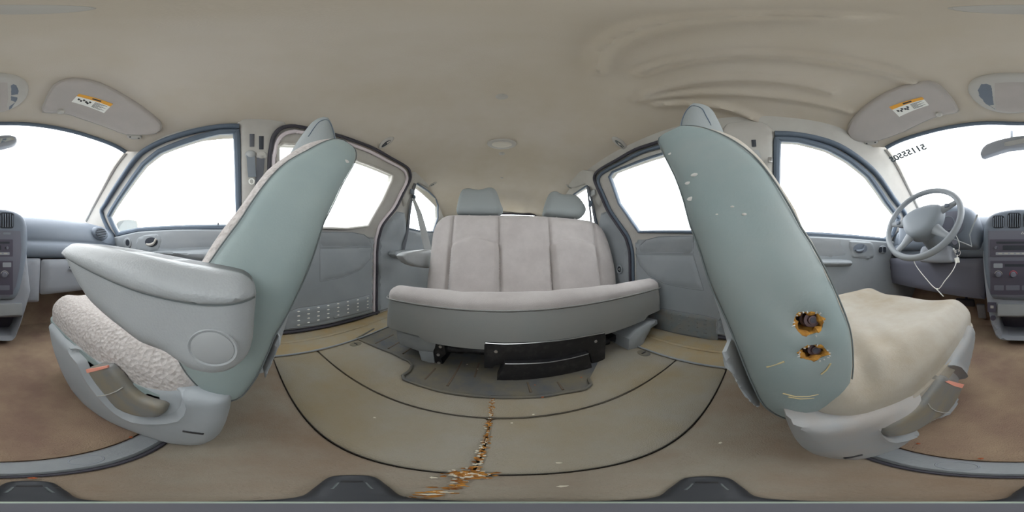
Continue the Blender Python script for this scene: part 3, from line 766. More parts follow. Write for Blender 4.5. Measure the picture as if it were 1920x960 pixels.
    # vinyl skirt below the cloth, inner side and front
    build('cushion_skirt', slab([(s * a, b) for a, b in rrect(cx0 - (.004 if not drv else .006), plan and min(b for a, b in plan) - .003, cx1, -.06, .055, 6)], lambda u, v, w: (u, v, zb(v) - .035 + w), t=.0, tb=.075 if not drv else .05, r=0, h=.03), M['fabdrv' if drv else 'vinyl'], root)
    # side shield with scooped recess and lever
    sx = d['shieldx']
    def sy_(pts, off=0): return [(p.y, p.z) for p in (U(a, b, x=s * (sx + off)) for a, b in pts)]
    shp = spline(sy_(d['shield'], .004), 2, True); rec = spline(sy_(d['recess'], 0), 2, True)
    def rd(V, D, rec=rec):
        k = inpoly(V, rec); return -np.where(k, .016 * np.clip(dist(V, rec) / .010, 0, 1), 0) + np.where(~k, .004 * np.exp(-(dist(V, rec) / .006) ** 2), 0)
    shf = lambda u, v, w: (s * (sx + .022 - w), u, v)
    sh = build('side_shield', slab(shp, shf, t=.022, tb=.03, r=.022, h=.009, disp=rd, feat=[rec]), M['shielddrv' if drv else 'shield'], root)
    lv = spline(sy_(d['lever'], -.002), 2, True)
    lev = build('recliner_lever', slab(lv, lambda u, v, w: (s * (sx + .012 - w), u, v), t=.013, tb=.005, r=.012, h=.006), M['lever'], root)
    build('lever_sticker', slab(sy_(d['tip'], -.003), lambda u, v, w: (s * (sx - .001 - w), u, v), t=.001, tb=.003, h=.01), M['pink'], lev)
    if drv: lp = [(1755, 775), (1762, 768), (1768, 772), (1778, 774)]; lp = [(1739, 757), (1742, 763), (1752, 770), (1768, 774), (1779, 773)]
    else: lp = [(182, 742), (190, 742), (205, 739), (220, 733), (231, 726)]
    build('lever_edge', tube([(s * (sx - .0015), a, b) for a, b in sy_(lp, 0)], .0012, n=6), M['light'], lev)
    q = sy_([d['slot']], 0)[0]
    build('shield_slot', box((s * (sx + .0), q[0], q[1]), (.004, .026 if not drv else .018, .007), bev=.001), M['black'], sh)
    build('seat_pedestal', box((s * (sx + .26), -.27, .08), (.34, .36, .15), bev=.02), M['sealdark'], root)
    if drv:
        for (hpl, nm, cpx, rr_) in ((holes[0], 'torn_hole', (1521, 600), .0085), (holes[1], 'torn_hole', (1526, 655), .0075)):
            c_ = np.array(hpl).mean(0)
            rim = tube([smap(a, b, RB - .004) for a, b in hpl], [.0035 + .0018 * math.sin(i * 1.7) for i in range(len(hpl))], closed=True, n=8)
            V2 = [smap(a, b, RB - .002) for a, b in hpl]; n_ = len(V2)
            V3 = [smap(c_[0] + (a - c_[0]) * .85, c_[1] + (b - c_[1]) * .85, .004) for a, b in hpl]
            rim.add(V2 + V3, [(i, (i + 1) % n_, n_ + (i + 1) % n_, n_ + i) for i in range(n_)])
            fo = build('foam_rim', rim, M['foam'], pan)
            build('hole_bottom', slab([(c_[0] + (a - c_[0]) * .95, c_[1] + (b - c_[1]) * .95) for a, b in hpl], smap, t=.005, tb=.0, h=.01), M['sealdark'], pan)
            fr_ = MB()
            for k in range(20):
                i = random.randrange(n_); a, b = hpl[i]; o2 = np.array([a - c_[0], b - c_[1]]); o2 /= np.linalg.norm(o2)
                if b < c_[1] - .002 and a > c_[0] - .004: continue
                p0 = smap(a, b, RB + .003); p1 = smap(a + o2[0] * random.uniform(.0005, .003), b + o2[1] * random.uniform(.0005, .003), RB + random.uniform(.003, .005))
                tube([p0, p1], [.0009, .0004], n=4, mb=fr_)
            build('frayed_edge', fr_, M['light'], pan)['kind'] = 'stuff'
            q = uy([cpx], .01)[0]; c3 = smap(q[0], q[1], .012)
            bo = build('bolt', lathe([(.001, .014), (rr_ * .55, .014), (rr_ * .62, .011), (rr_, .011), (rr_, .003), (rr_ * 1.25, .002), (rr_ * 1.25, 0), (.001, 0)], c3, (-s, 0, .15), n=20), M['rust'], root)
            build('bolt_socket', lathe([(.001, .0), (.0035, .0), (.0035, .0145), (.001, .0145)], c3, (-s, 0, .15), n=6), M['sealdark'], bo)
        for P in ([(1468, 738), (1490, 742), (1515, 741), (1533, 737)], [(1538, 700), (1548, 692), (1556, 680)], [(1478, 744), (1500, 746), (1525, 744)], [(1438, 690), (1470, 676)]):
            q = uy(P, .0); hq = RB * prof(dist(np.array(q), bp), .05)
            build('scuff_mark', tube([smap(a, b, w_ + .0021) for (a, b), w_ in zip(q, hq)], .0012, n=5), M['scufftan'], pan)
        for px, py, r_ in ((1253, 285, .004), (1302, 328, .0045), (1287, 341, .004), (1292, 370, .005), (1374, 389, .002), (1346, 403, .002), (1396, 403, .0025)):
            q = uy([(px, py)], 0)[0]; w_ = RB * prof(dist(np.array([q]), bp), .05)[0]
            build('white_scuff', lathe([(.0003, .0006), (r_, .0), (.0003, -.001)], smap(q[0], q[1], w_ + .003), (-s, 0, 0), n=8, sy=.55), M['light'], pan)
    else:
        q = uy([(651, 302)], 0)[0]; w_ = RB * prof(dist(np.array([q]), bp), .05)[0]
        build('white_scuff', lathe([(.0005, .0008), (.006, 0), (.0005, -.001)], smap(q[0], q[1], w_ + .003), (-s, 0, 0), n=7, sy=.8), M['light'], pan)
        # fold-down armrest on the inner side
        ax_ = .150
        def ay(pts, x_): return [(p.y, p.z) for p in (U(a, b, x=-x_) for a, b in pts)]
        topl = ay([(134, 476), (137, 465), (147, 458)], .152) + ay([ (160, 457), (206, 463), (255, 472), (301, 481), (345, 490), (380, 496), (420, 503), (455, 511), (474, 526), (479, 545)], .160)
        seam = ay([(476, 555), (440, 559), (396, 560), (356, 556), (316, 549), (275, 539), (237, 526), (205, 513), (178, 501), (150, 487), (136, 480)], .142)
        low = ay([(136, 481), (150, 514), (178, 558), (200, 580), (222, 598), (250, 618), (277, 637), (300, 646), (324, 655), (356, 678), (376, 685), (396, 689), (416, 689), (435, 684), (455, 671), (467, 655), (474, 632), (477, 590), (477, 556)], .150)
        am = lambda u, v, w: (-(ax_ - w), u, v)
        ar = thing('armrest', (-.16, -.12, .42)); ar.parent = root; ar.location = tuple(WPOS[ar] - WPOS[root])
        full = spline(topl + low[1:-1][::-1], 2, True)
        pf = lambda V: .027 * prof(dist(V, full), .028)
        build('arm_body', slab(full, am, t=.027, tb=.045, r=.028, h=.006, backround=.0), M['arm'], ar)
        cut = spline(seam, 3)
        padp = topl[1:-1]; padp = spline([topl[0]] + padp + [topl[-1]], 2) + cut
        padp = [p for i_, p in enumerate(padp) if i_ == 0 or math.hypot(p[0] - padp[i_ - 1][0], p[1] - padp[i_ - 1][1]) > .002]
        cc = np.array(full).mean(0)
        build('arm_pad', slab(padp, am, t=0, tb=.048, r=.028, h=.005, disp=lambda V, D: pf(V) + .0045 * prof(dist(V, cut, False), .007)), M['arm'], ar)
        def on(V): V = np.array(V); return [am(a, b, w_ + .0005) for (a, b), w_ in zip(V, pf(V))]
        build('pad_seam', tube(on(cut), .0012, n=5), M['seamgrey'], ar)
        q = U(397, 655, x=-.1225)
        build('pivot_ring', lathe([(.017, .0), (.0195, .0), (.0205, .0012), (.0195, .0024), (.0182, .002), (.017, .0006)], (q.x - .002, q.y, q.z), (1, 0, 0), n=32), M['arm'], ar)
        build('pivot_cap', lathe([(.0005, .0035), (.014, .0032), (.0172, .002), (.018, .0), (.018, -.01), (.0005, -.01)], (q.x - .002, q.y, q.z), (1, 0, 0), n=32), M['cap'], ar)
# ================================================================== BENCH SEAT
bench = thing('bench_seat', (.17, .8, 0), 'three-place grey cloth bench seat with fluted backrest across the middle of the van', 'bench seat')
BX0, BX1 = -.462, .785
cp = rrect(BX0, .522, BX1, .97, .055, 6)
def bcd(V, D):
    o = .006 * np.exp(-((V[:, 1] - .60) / .05) ** 2)
    u = V[:, 0]
    for xs in (-.15, .17, .49): o -= .003 * np.exp(-((u - xs) / .03) ** 2)
    return o + .0015 * wav(V, 12, 4)
build('cushion', slab(cp, lambda u, v, w: (u, v, .298 - .27 * max(0, v - .585) + w), t=.036, tb=.014, r=.05, h=.015, disp=bcd), M['fab'], bench)
build('cushion_front', slab(rrect(BX0 - .002, .515, BX1 + .002, .97, .05, 6), lambda u, v, w: (u, v, .165 + (w if w <= 0 else w - .27 * max(0, v - .585)) - (.02 if (w < 0 and abs(u - .17) < .45) else 0)), t=.130, tb=.01, r=.016, h=.03), M['benchvinyl'], bench)
build('cushion_piping', tube([(a, b, .290 - .27 * max(0, b - .585)) for a, b in sorted([q for q in rrect(BX0 - .003, .514, BX1 + .003, .97, .05, 6) if q[1] < .60])], .0022, n=6), M['benchvinyl'], bench)
def blo(u, v, w):   # lower rounded belly of the vinyl front
    return (u, v, .165 + w)
build('cushion_belly', slab(rrect(BX0 + .01, .525, BX1 - .01, .95, .05, 6), lambda u, v, w: (u, v, .160 - w - .012 * math.exp(-((u - .17) / .4) ** 2)), t=.022, tb=.01, r=.04, h=.03), M['benchvinyl'], bench)
# backrest in its own tilted plane
bo_ = Vector((0, .93, .24)); bu = Vector((0, .26, .966)).normalized(); bn = Vector((0, -bu.z, bu.y))
def bmap(u, v, w): p = bo_ + bu * v + bn * w; return (u, p.y, p.z)
def bun(pts, off=.0):
    out = []
    for a, b in pts:
        d = ray(a, b); o = bo_ + bn * off; t = (o - EYE).dot(bn) / d.dot(bn); p = EYE + d * t; out.append((p.x, (p - o).dot(bu)))
    return out
bpx = [(800, 545), (802, 520), (805, 500), (807, 480), (810, 450), (814, 430), (823, 415), (836, 406), (855, 403), (900, 404), (960, 404), (1020, 406), (1060, 409), (1090, 412), (1110, 416), (1127, 428), (1140, 455), (1149, 490), (1153, 515), (1155, 545)]
bpoly = spline(bun(bpx, .012), 2)
bpoly += [(bpoly[-1][0], -.06), (bpoly[0][0], -.06)]
sx_ = [bun([(a, 480)])[0][0] for a in (848, 937, 1029, 1113)]
def bench_disp(V, D):
    u, v = V[:, 0], V[:, 1]; o = np.zeros(len(V))
    for a, t_ in zip(sx_, (0, .02, -.02, -.05)):
        o -= .020 * np.exp(-((u - a + t_ * (v - .2)) / .010) ** 2) * np.clip(D / .03, 0, 1)
    for a, b in ((sx_[0], sx_[1]), (sx_[2], sx_[3])):
        m_ = (a + b) / 2; hw = (b - a) / 2
        arch = .335 - .05 * ((u - m_) / hw) ** 2
        k = (np.abs(u - m_) < hw)
        o += np.where(k, .026 / (1 + np.exp((v - arch) / .006)), 0) * np.clip((hw - np.abs(u - m_)) / .03, 0, 1)
        o -= np.where(k, .006 * np.exp(-((v - arch - .012) / .012) ** 2), 0)
    m_ = (sx_[1] + sx_[2]) / 2
    o += .012 * np.exp(-((u - m_) / .11) ** 4) * np.clip(D / .05, 0, 1)
    return o + .001 * wav(V, 10, 5)
build('backrest', slab(bpoly, bmap, t=.05, tb=.06, r=.06, h=.0095, disp=bench_disp), M['fab'], bench, sharp=80)
for px, side_ in (([(857, 400), (858, 385), (862, 368), (868, 358), (880, 355), (898, 358), (915, 354), (925, 355), (932, 362), (940, 385), (943, 393), (938, 400), (925, 403), (870, 402)], 0),
           ([(1021, 402), (1020, 392), (1026, 371), (1032, 362), (1042, 361), (1052, 366), (1066, 366), (1078, 368), (1088, 377), (1097, 392), (1095, 402), (1085, 408), (1050, 406)], 1)):
    hp = spline(bun(px, .0), 3, True)
    hr = build('headrest', slab(hp, lambda u, v, w: bmap(u, v, w + .0), t=.045, tb=.03, r=.05, h=.010, backround=.03), M['hrcloth'], bench, sharp=70)
    c = np.array(hp).mean(0); zb_ = min(q[1] for q in hp)
    for k in (-.07, .07):
        build('post', tube([bmap(c[0] + k, zb_ + .03, -.01), bmap(c[0] + k, zb_ - .08, -.01)], .007, n=8), M['chrome'], hr)
# bench armrest
ap_ = [(p.y, p.z) for p in (U(a, b, x=-.515) for a, b in [(753, 479), (757, 475), (766, 472), (796, 468), (808, 470), (810, 500), (790, 501), (775, 498), (762, 492), (755, 484)])]
ba = build('bench_armrest', slab(spline(ap_, 2, True), lambda u, v, w: (-.515 + w, u, v), t=.02, tb=.035, r=.02, h=.02), M['arm'], bench)
# legs and shell covers
def bxy(px, py, y): p = U(px, py, y=y); return (p.x, p.z)
def blk(name, pts, y, depth, m, r=.006, t=.006, parent=bench):
    return build(name, slab([bxy(a, b, y) for a, b in pts], facing_y(y, -1), t=t, tb=depth, r=r, h=.02), m, parent)
blk('riser_cover', [(744, 618), (750, 616), (775, 624), (818, 633), (816, 652), (811, 660), (785, 658), (750, 645), (745, 632)], .56, .30, M['shield'], .01, .01)
blk('riser_cover', [(785, 658), (812, 660), (815, 686), (792, 680)], .555, .10, M['shield'], .006, .006)
blk('riser_leg', [(818, 641), (832, 643), (836, 664), (826, 672), (832, 686), (817, 686), (812, 660)], .56, .22, M['black'], .004, .004)
blk('riser_leg', [(1130, 640), (1186, 612), (1192, 635), (1180, 660), (1170, 650), (1150, 640)], .60, .20, M['black'], .004, .004)
blk('riser_cover', [(1178, 658), (1180, 636), (1196, 618), (1220, 603), (1232, 600), (1233, 607), (1220, 616), (1208, 640), (1204, 654)], .51, .25, M['shield'], .01, .01)
for px, py in ((826, 650), (822, 665), (823, 680)):
    p = U(px, py, y=.553); build('bolt', lathe([(.001, .004), (.006, .004), (.007, 0), (.001, 0)], p, (0, -1, 0), n=8), M['chrome'], bench)
build('cross_tube', tube(spline([U(826, 648, y=.60), U(860, 656, y=.60), U(905, 658, y=.60), U(1140, 640, y=.60)], 5), .017, n=12), M['black'], bench)
P1 = [(908, 646), (909, 641), (980, 642), (1060, 635), (1133, 622), (1136, 630), (1134, 676), (1112, 688), (1106, 662), (1080, 670), (1030, 679), (980, 681), (944, 681), (926, 686), (924, 690), (908, 690)]
fr1 = blk('front_bracket', P1, .515, .03, M['black'], .003, .003)
build('bracket_lip', tube([U(a, b, y=.511) for a, b in ((910, 643), (945, 645), (980, 644), (1020, 641), (1060, 637), (1100, 630), (1133, 624))], .0022, n=6), M['chrome'], fr1)
fr2 = blk('front_bracket', [(946, 682), (980, 682), (1030, 679), (1080, 670), (1104, 663), (1112, 697), (1080, 704), (1020, 714), (950, 716), (930, 716)], .49, .05, M['black'], .003, .003)
build('bracket_lip', tube([U(a, b, y=.486) for a, b in ((947, 682), (980, 682), (1030, 679), (1070, 672), (1104, 663))], .0018, n=6), M['chrome'], fr2)
for px, py in ((930, 659), (1117, 640)):
    p = U(px, py, y=.511); build('bolt', lathe([(.001, .003), (.006, .003), (.007, 0), (.001, 0)], p, (0, -1, 0), n=6), M['chrome'], fr1)
# ================================================================== SEAT BELTS
def ribbon(pts, half, up, th=.02): return tube(spline(pts, 5), half, n=8, flat=(1, th * 2), up=up)
b1 = thing('seat_belt', (-.7, 1.0, .9), 'pale seat belt hanging slack beside the passenger end of the bench seat', 'seat belt')
pa = Uw(776, 352, -1, .04)
strap = MB()
A0 = pa; Bq = U(797, 455, x=-.53); Cq = U(806, 478, x=-.50); Dq = U(799, 500, x=-.505)
def strip(mb, L, R):
    n = len(L); V = list(L) + list(R) + [p + Vector((.003, .003, 0)) for p in L] + [p + Vector((.003, .003, 0)) for p in R]
    F = [(i, i + 1, n + i + 1, n + i) for i in range(n - 1)] + [(2 * n + i, 3 * n + i, 3 * n + i + 1, 2 * n + i + 1) for i in range(n - 1)]
    F += [(i, 2 * n + i, 2 * n + i + 1, i + 1) for i in range(n - 1)] + [(n + i, n + i + 1, 3 * n + i + 1, 3 * n + i) for i in range(n - 1)]
    return mb.add(V, F)
L_ = [Uw(772, 372, -1, .03), U(781, 400, x=-.66), U(787, 430, x=-.60), U(794, 465, x=-.545), U(796, 485, x=-.53), U(795, 498, x=-.53)]
R_ = [Uw(776, 370, -1, .03), U(790, 400, x=-.66), U(799, 430, x=-.60), U(807, 462, x=-.545), U(813, 478, x=-.53), U(802, 490, x=-.525)]
build('strap', strip(MB(), L_, R_), M['belt'], b1)
build('upper_strap', ribbon([Uw(779, 344, -1, .03), Uw(774, 362, -1, .03), Uw(770, 385, -1, .02), Uw(765, 430, -1, .02), Uw(757, 468, -1, .034)], .018, (1, 0, 0)), M['beltdark'], b1)
build('belt_guide', box(Uw(773, 360, -1, .035), (.02, .05, .045), bev=.008), M['dash'], b1)
build('belt_tongue', box(Uw(777, 369, -1, .04), (.012, .03, .03), bev=.004), M['rubberseal'], b1)
b2 = thing('seat_belt', (.68, 1.1, .9), 'dark seat belt hanging in the quarter window behind the driver side of the bench seat', 'seat belt')
build('strap', ribbon([Uw(1103, 350, 1, .03), Uw(1109, 372, 1, .03), Uw(1113, 400, 1, .03), Uw(1119, 432, 1, .035)], .016, (1, 0, 0)), M['beltdark'], b2)
build('upper_strap', ribbon([Uw(1101, 350, 1, .05), Uw(1104, 372, 1, .06), Uw(1107, 400, 1, .07), Uw(1109, 425, 1, .08)], .014, (1, 0, 0)), M['beltdark'], b2)
build('belt_guide', box(Uw(1112, 362, 1, .04), (.02, .05, .05), bev=.01), M['belt'], b2)
build('belt_tongue', box(Uw(1107, 382, 1, .075), (.012, .035, .05), rot=Matrix.Rotation(.4, 3, 'X'), bev=.005), M['rubberseal'], b2)
# B pillar belts
for s, nm in ((-1, 'seat belt on the passenger side pillar with two dark slots and a hanging white latch'), (1, 'seat belt slot on the driver side pillar above the seat')):
    b3 = thing('pillar_belt', (XC + s * .7, 0, 1.0), nm, 'seat belt')
    def wt(px, py, off): return Uw(px, py, s, off)
    if s < 0:
        build('adjuster_slot', ribbon([wt(472.5, 251, .024), wt(472.5, 275, .024)], .010, (1, 0, 0), .1), M['beltdark'], b3)
        build('adjuster_slot', ribbon([wt(490, 255, .024), wt(490, 280, .024)], .010, (1, 0, 0), .1), M['dark'], b3)
        sh_ = build('belt_cover', lathe([(.001, .02), (.014, .018), (.022, .01), (.026, 0), (.001, -.004)], wt(470, 290, .02), (1, 0, 0), n=16), M['belt'], b3)
        sh2 = build('belt_cover', lathe([(.001, .024), (.014, .022), (.022, .012), (.026, 0), (.001, -.004)], wt(490, 292, .02), (1, 0, 0), n=16), M['light'], b3)
        build('strap', ribbon([wt(470, 290, .035), wt(471, 310, .04), wt(473, 332, .05)], .018, (1, 0, 0)), M['hub'], b3)
        build('strap', ribbon([wt(489, 296, .035), wt(487, 325, .04), wt(484, 355, .04), wt(480, 420, .045)], .017, (1, 0, 0)), M['beltdark'], b3)
        q = wt(472, 340, .055)
        build('latch', tube([(q.x, q.y + .011 * math.cos(t), q.z + .015 * math.sin(t)) for t in np.linspace(0, 2 * math.pi, 13)[:-1]], .0032, closed=True, n=6), M['white'], b3)
    else:
        build('adjuster_slot', ribbon([wt(1413, 262, .024), wt(1414, 275, .024)], .009, (1, 0, 0), .1), M['dark'], b3)
        build('strap', ribbon([wt(1414, 282, .03), wt(1420, 300, .04), wt(1430, 340, .045), wt(1440, 420, .05)], .017, (1, 0, 0)), M['belt'], b3)
        build('latch', box(wt(1444, 300, .04), (.01, .018, .03), bev=.003), M['chrome'], b3)
# anchor socket on the driver side quarter panel, ledge on passenger side
q = Uw(1162, 505, 1, .03)
sk = thing('belt_anchor', tuple(q), 'round recessed belt anchor on the grey panel behind the driver side end of the bench', 'belt anchor')
build('anchor_ring', lathe([(.020, 0), (.030, .0), (.034, .005), (.030, .009), (.022, .006), (.020, .002)], q, (-1, 0, 0), n=24), M['door'], sk)
build('anchor_cup', lathe([(.001, .001), (.021, .001), (.022, .004), (.001, .0)], q, (-1, 0, 0), n=20), M['dark'], sk)
build('anchor_bolt', lathe([(.001, .012), (.006, .011), (.008, .004), (.001, .003)], q, (-1, 0, 0), n=12), M['chrome'], sk)
lp = wyz([(731, 471), (760, 469), (800, 470), (800, 483), (760, 484), (735, 482)], -1, .035)
tag(build('armrest_ledge', slab(spline(lp, 2, True), wallmap(-1, .03), t=.05, tb=0, r=.02, h=.02), M['door']), 'grey moulded armrest ledge on the passenger side rear wall panel', 'armrest')
# ================================================================== DASHBOARD
dash = thing('dashboard', (XC, -.95, .35), 'grey plastic dashboard with glovebox, vents and instrument hood below the windshield', 'dashboard')
prof_ = [(-.86, .455), (-.815, .462), (-.79, .478), (-.785, .505), (-.795, .53), (-.815, .548), (-.812, .565), (-.815, .60), (-.83, .64), (-.86, .675), (-.91, .70), (-1.0, .712), (-1.15, .712), (-1.36, .70)]
pr = spline(prof_, 3); gv = []; gf = []; K = 60
for i in range(K + 1):
    x = XC - .84 + 1.68 * i / K; q = abs(x - XC) / .84
    dy = -.03 * q ** 2 - .03 * max(0, q - .8) / .2 * 1.0; dz = -.02 * max(0, q - .7) / .3
    for a, b in pr: gv.append((x, a + dy, b + dz * (b > .56)))
n = len(pr)
for i in range(K):
    for j in range(n - 1): gf.append((i * n + j, (i + 1) * n + j, (i + 1) * n + j + 1, i * n + j + 1))
build('dash_top', MB().add(gv, gf), M['dash'], dash)
# lower dash panels either side of the stack
def ydash(x): return -.80 - .03 * (abs(x - XC) / .84) ** 2
lowf = lambda u, v, w: (u, ydash(u) + w - max(0, .47 - v) * .12, v)
gb = build('glovebox', slab(rrect(-.66, .26, -.262, .452, .015), lowf, t=.012, tb=.05, r=.008, h=.03), M['dashlow'], dash)
build('glovebox_latch', slab(rrect(-.475, .40, -.425, .445, .006), lowf, t=.014, tb=0, h=.02), M['dark'], gb)
build('latch_lip', box((-.45, ydash(-.45) + .012, .397), (.06, .02, .008), bev=.003), M['dashlow'], gb)
build('lower_panel', slab(rrect(-.258, .22, -.15, .458, .008), lowf, t=.014, tb=.05, r=.008, h=.03), M['dashlow'], dash)
build('lower_panel', slab(rrect(-.86, .26, -.664, .455, .01), lowf, t=.01, tb=.05, r=.008, h=.03), M['dashlow'], dash)
build('knee_panel', slab([(.15, .24), (.80, .28), (.80, .455), (.15, .458)], lowf, t=.012, tb=.05, r=.01, h=.03), M['panel'], dash)
# instrument hood
hood = [(.16, .50), (.155, .60), (.19, .69), (.26, .735), (.38, .752), (.50, .742), (.60, .71), (.66, .66), (.67, .50)]
build('instrument_hood', slab(spline(hood, 4), lambda u, v, w: (u, -.80 + w, v if v < .6 else v - max(0, -w) * .12), t=.05, tb=.30, r=.05, h=.015), M['dash'], dash)
build('instrument_panel', slab(rrect(.24, .575, .58, .695, .04), facing_y(-.748, 1), t=.003, tb=.0, h=.03), M['panel'], dash)
for x_ in (.32, .41, .50):
    build('gauge_ring', tube([(x_ + .036 * math.cos(t), -.744, .635 + .036 * math.sin(t)) for t in np.linspace(0, 2 * math.pi, 25)[:-1]], .002, closed=True, n=6), M['hub'], dash)
def vent(px, name='side_vent', y=None, m=M['dash']):
    pass
# outer vents
for s in (-1, 1):
    cx, cz = (-.665, .618) if s < 0 else (.66, .60)
    fy = ydash(cx) - .012
    vo = build('side_vent', slab(ellip(cx, cz, .062, .046, 26, rot=-.15 * s), facing_y(fy, 1), t=.022, tb=.04, r=.016, h=.012), M['dash'], dash)
    build('vent_opening', slab(ellip(cx + .008 * s * -1, cz, .043, .033, 22), facing_y(fy + .0225, 1), t=.0005, tb=0, h=.02), M['dark'], vo)
    for k in range(6):
        z_ = cz - .026 + k * .0105; hw = .041 * math.sqrt(max(.05, 1 - ((z_ - cz) / .034) ** 2))
        build('louver', box((cx - .008 * s, fy + .025, z_), (2 * hw, .006, .0035), bev=.001), M['dash'], vo)
# ---- centre stack
YS = -.735
def sp_(pts, off=0): return [bxy(a, b, YS + off) for a, b in pts]
cst = thing('centre_stack', (0, -.76, .0), 'dark centre console with three vents, radio and heater knobs between the front footwells', 'console')
fl = [(1841, 470), (1841, 486), (1845, 534), (1851, 582), (1857, 610), (1867, 637), (1880, 642), (1912, 643), (1945, 643), (1951, 636), (1962, 607), (1975, 564), (1979, 547), (1974, 500), (1971, 466)]
cub = sp_([(1873, 598), (1872, 612), (1879, 632), (1900, 635), (1943, 634), (1950, 625), (1959, 598)])
build('console_shell', slab(sp_(fl), facing_y(YS - .03, 1), t=.022, tb=.30, r=.015, h=.02, holes=[cub]), M['dashlow'], cst)
build('cubby', slab(cub, facing_y(YS - .14, 1), t=.002, tb=0, h=.05), M['panel2'], cst)
bz = [(1843, 470), (1843, 440), (1846, 420), (1853, 406), (1866, 398), (1882, 394), (1904, 391), (1922, 391), (1942, 394), (1960, 402), (1969, 415), (1972, 433), (1972, 464), (1968, 495), (1961, 530), (1954, 553), (1944, 563), (1900, 564), (1868, 562), (1857, 555), (1849, 530), (1845, 500)]
pod = build('stack_bezel', slab(spline(sp_(bz), 2, True), facing_y(YS - .02, 1), t=.032, tb=.12, r=.025, h=.012), M['dash'], cst)
inn = [(1851, 465), (1852, 435), (1855, 420), (1863, 407), (1880, 400), (1904, 397), (1925, 397), (1942, 401), (1954, 411), (1959, 430), (1961, 464), (1958, 500), (1951, 535), (1944, 552), (1937, 557), (1905, 558), (1872, 557), (1862, 548), (1855, 520), (1852, 495)]
inn2 = [(1855, 436)] + [q for q in inn if q[1] > 432] if 0 else [(1854, 434), (1905, 433), (1957, 434), (1959, 464), (1956, 500), (1949, 535), (1942, 550), (1935, 555), (1905, 556), (1873, 555), (1864, 546), (1857, 520), (1854, 495)]
build('stack_face', slab(sp_(inn2), facing_y(YS + .0125, 1), t=.002, tb=.004, h=.02), M['panel'], pod)
def sr(name, x0, y0, x1, y1, m, par, off=.0145, t=.003, r=.003, tb=.002):
    a = bxy(x0, y1, YS + off); b = bxy(x1, y0, YS + off)
    xa, xb = min(a[0], b[0]), max(a[0], b[0])
    r = min(r, (xb - xa) * .45, (b[1] - a[1]) * .45)
    return build(name, slab(rrect(xa, a[1], xb, b[1], r, 3), facing_y(YS + off, 1), t=t, tb=tb, h=.03), m, par)
for x0, x1, y0 in ((1861, 1883, 404), (1889, 1914, 399), (1919, 1946, 399)):
    v = sr('vent', x0, y0, x1, 428, M['dark'], pod, off=.0125, t=.001, r=.012)
    n_ = 6
    for k in range(n_):
        xm = x0 + (x1 - x0) * (k + .5) / n_
        a = bxy(xm, 426 - (1 if k in (0, n_ - 1) else 0), YS + .014); b = bxy(xm, y0 + (5 if k in (0, n_ - 1) else 2), YS + .014)
        build('louver', box((a[0], YS + .0155, (a[1] + b[1]) / 2), (.0035, .006, b[1] - a[1]), bev=.001), M['dash'], v)
ra = sr('radio', 1856, 449, 1944, 481, M['panel2'], pod)
sr('cassette_slot', 1868, 453, 1938, 457, M['dark'], ra, off=.0178, t=.001)
sr('button_strip', 1867, 473, 1938, 478, M['dashlow'], ra, off=.0178, t=.002, r=.002)
for k in range(6): sr('radio_button', 1872 + k * 11, 474, 1879 + k * 11, 476.5, M['light'], ra, off=.020, t=.001, r=.001)
for px in (1868, 1933): 
    p = bxy(px, 465, YS); build('radio_knob', lathe([(.001, .008), (.006, .008), (.007, 0), (.001, 0)], (p[0], YS + .017, p[1]), (0, 1, 0), n=14), M['panel'], ra)
sr('radio_display', 1880, 460, 1922, 469, M['dark'], ra, off=.0178, t=.001)
hc_ = sr('heater_panel', 1857, 489, 1944, 552, M['panel2'], pod)
sr('heater_button', 1863, 494, 1880, 502, M['dashlow'], hc_, off=.0178, t=.002)
sr('heater_button', 1925, 492, 1941, 501, M['dashlow'], hc_, off=.0178, t=.002)
sr('slot', 1884, 495, 1920, 500, M['dark'], hc_, off=.0178, t=.001)
for px, py, m_ in ((1872, 515, M['light']), (1900, 515, M['pinkred']), (1928.5, 515, M['light'])):
    p = bxy(px, py, YS + .018)
    k_ = build('heater_knob', lathe([(.001, .014), (.009, .013), (.012, .010), (.0135, 0), (.001, 0)], (p[0], YS + .0175, p[1]), (0, 1, 0), n=24), M['panel'], hc_)
    build('knob_arc', tube([(p[0] + .017 * math.cos(t), YS + .0185, p[1] + .017 * math.sin(t)) for t in np.linspace(-.2 if m_ is M['pinkred'] else .3, math.pi - .1, 14)], .0012, n=5), m_, k_)
for x0, x1 in ((1864, 1882), (1886, 1912), (1916, 1938)): sr('lower_button', x0, 535, x1, 544, M['panel'], hc_, off=.0178, t=.002)
hz_ = bxy(1917, 438, YS)
build('hazard_symbol', tube([(hz_[0] - .006, YS + .0155, hz_[1] - .003), (hz_[0] + .006, YS + .0155, hz_[1] - .003), (hz_[0], YS + .0155, hz_[1] + .006)], .0012, closed=True, n=5), M['white'], pod)
sr('blank_plate', 1926, 436, 1940, 440, M['hub'], pod)
dr = sr('tray_door', 1871, 568, 1961, 590, M['shield'], cst, off=-.006, t=.010, r=.004, tb=.01)
sw = sr('lamp_switch', 1852, 567, 1868, 584, M['panel2'], cst, off=-.006, t=.008)
sr('switch_symbol', 1857, 573, 1863, 578, M['light'], sw, off=.0025, t=.001, r=.001)
p = bxy(1862, 596, YS - .005)
so = build('power_socket', lathe([(.008, .008), (.012, .008), (.0135, .004), (.0135, 0), (.001, 0), (.001, .001), (.008, .001)], (p[0], YS - .006, p[1]), (0, 1, 0), n=22), M['panel2'], cst)
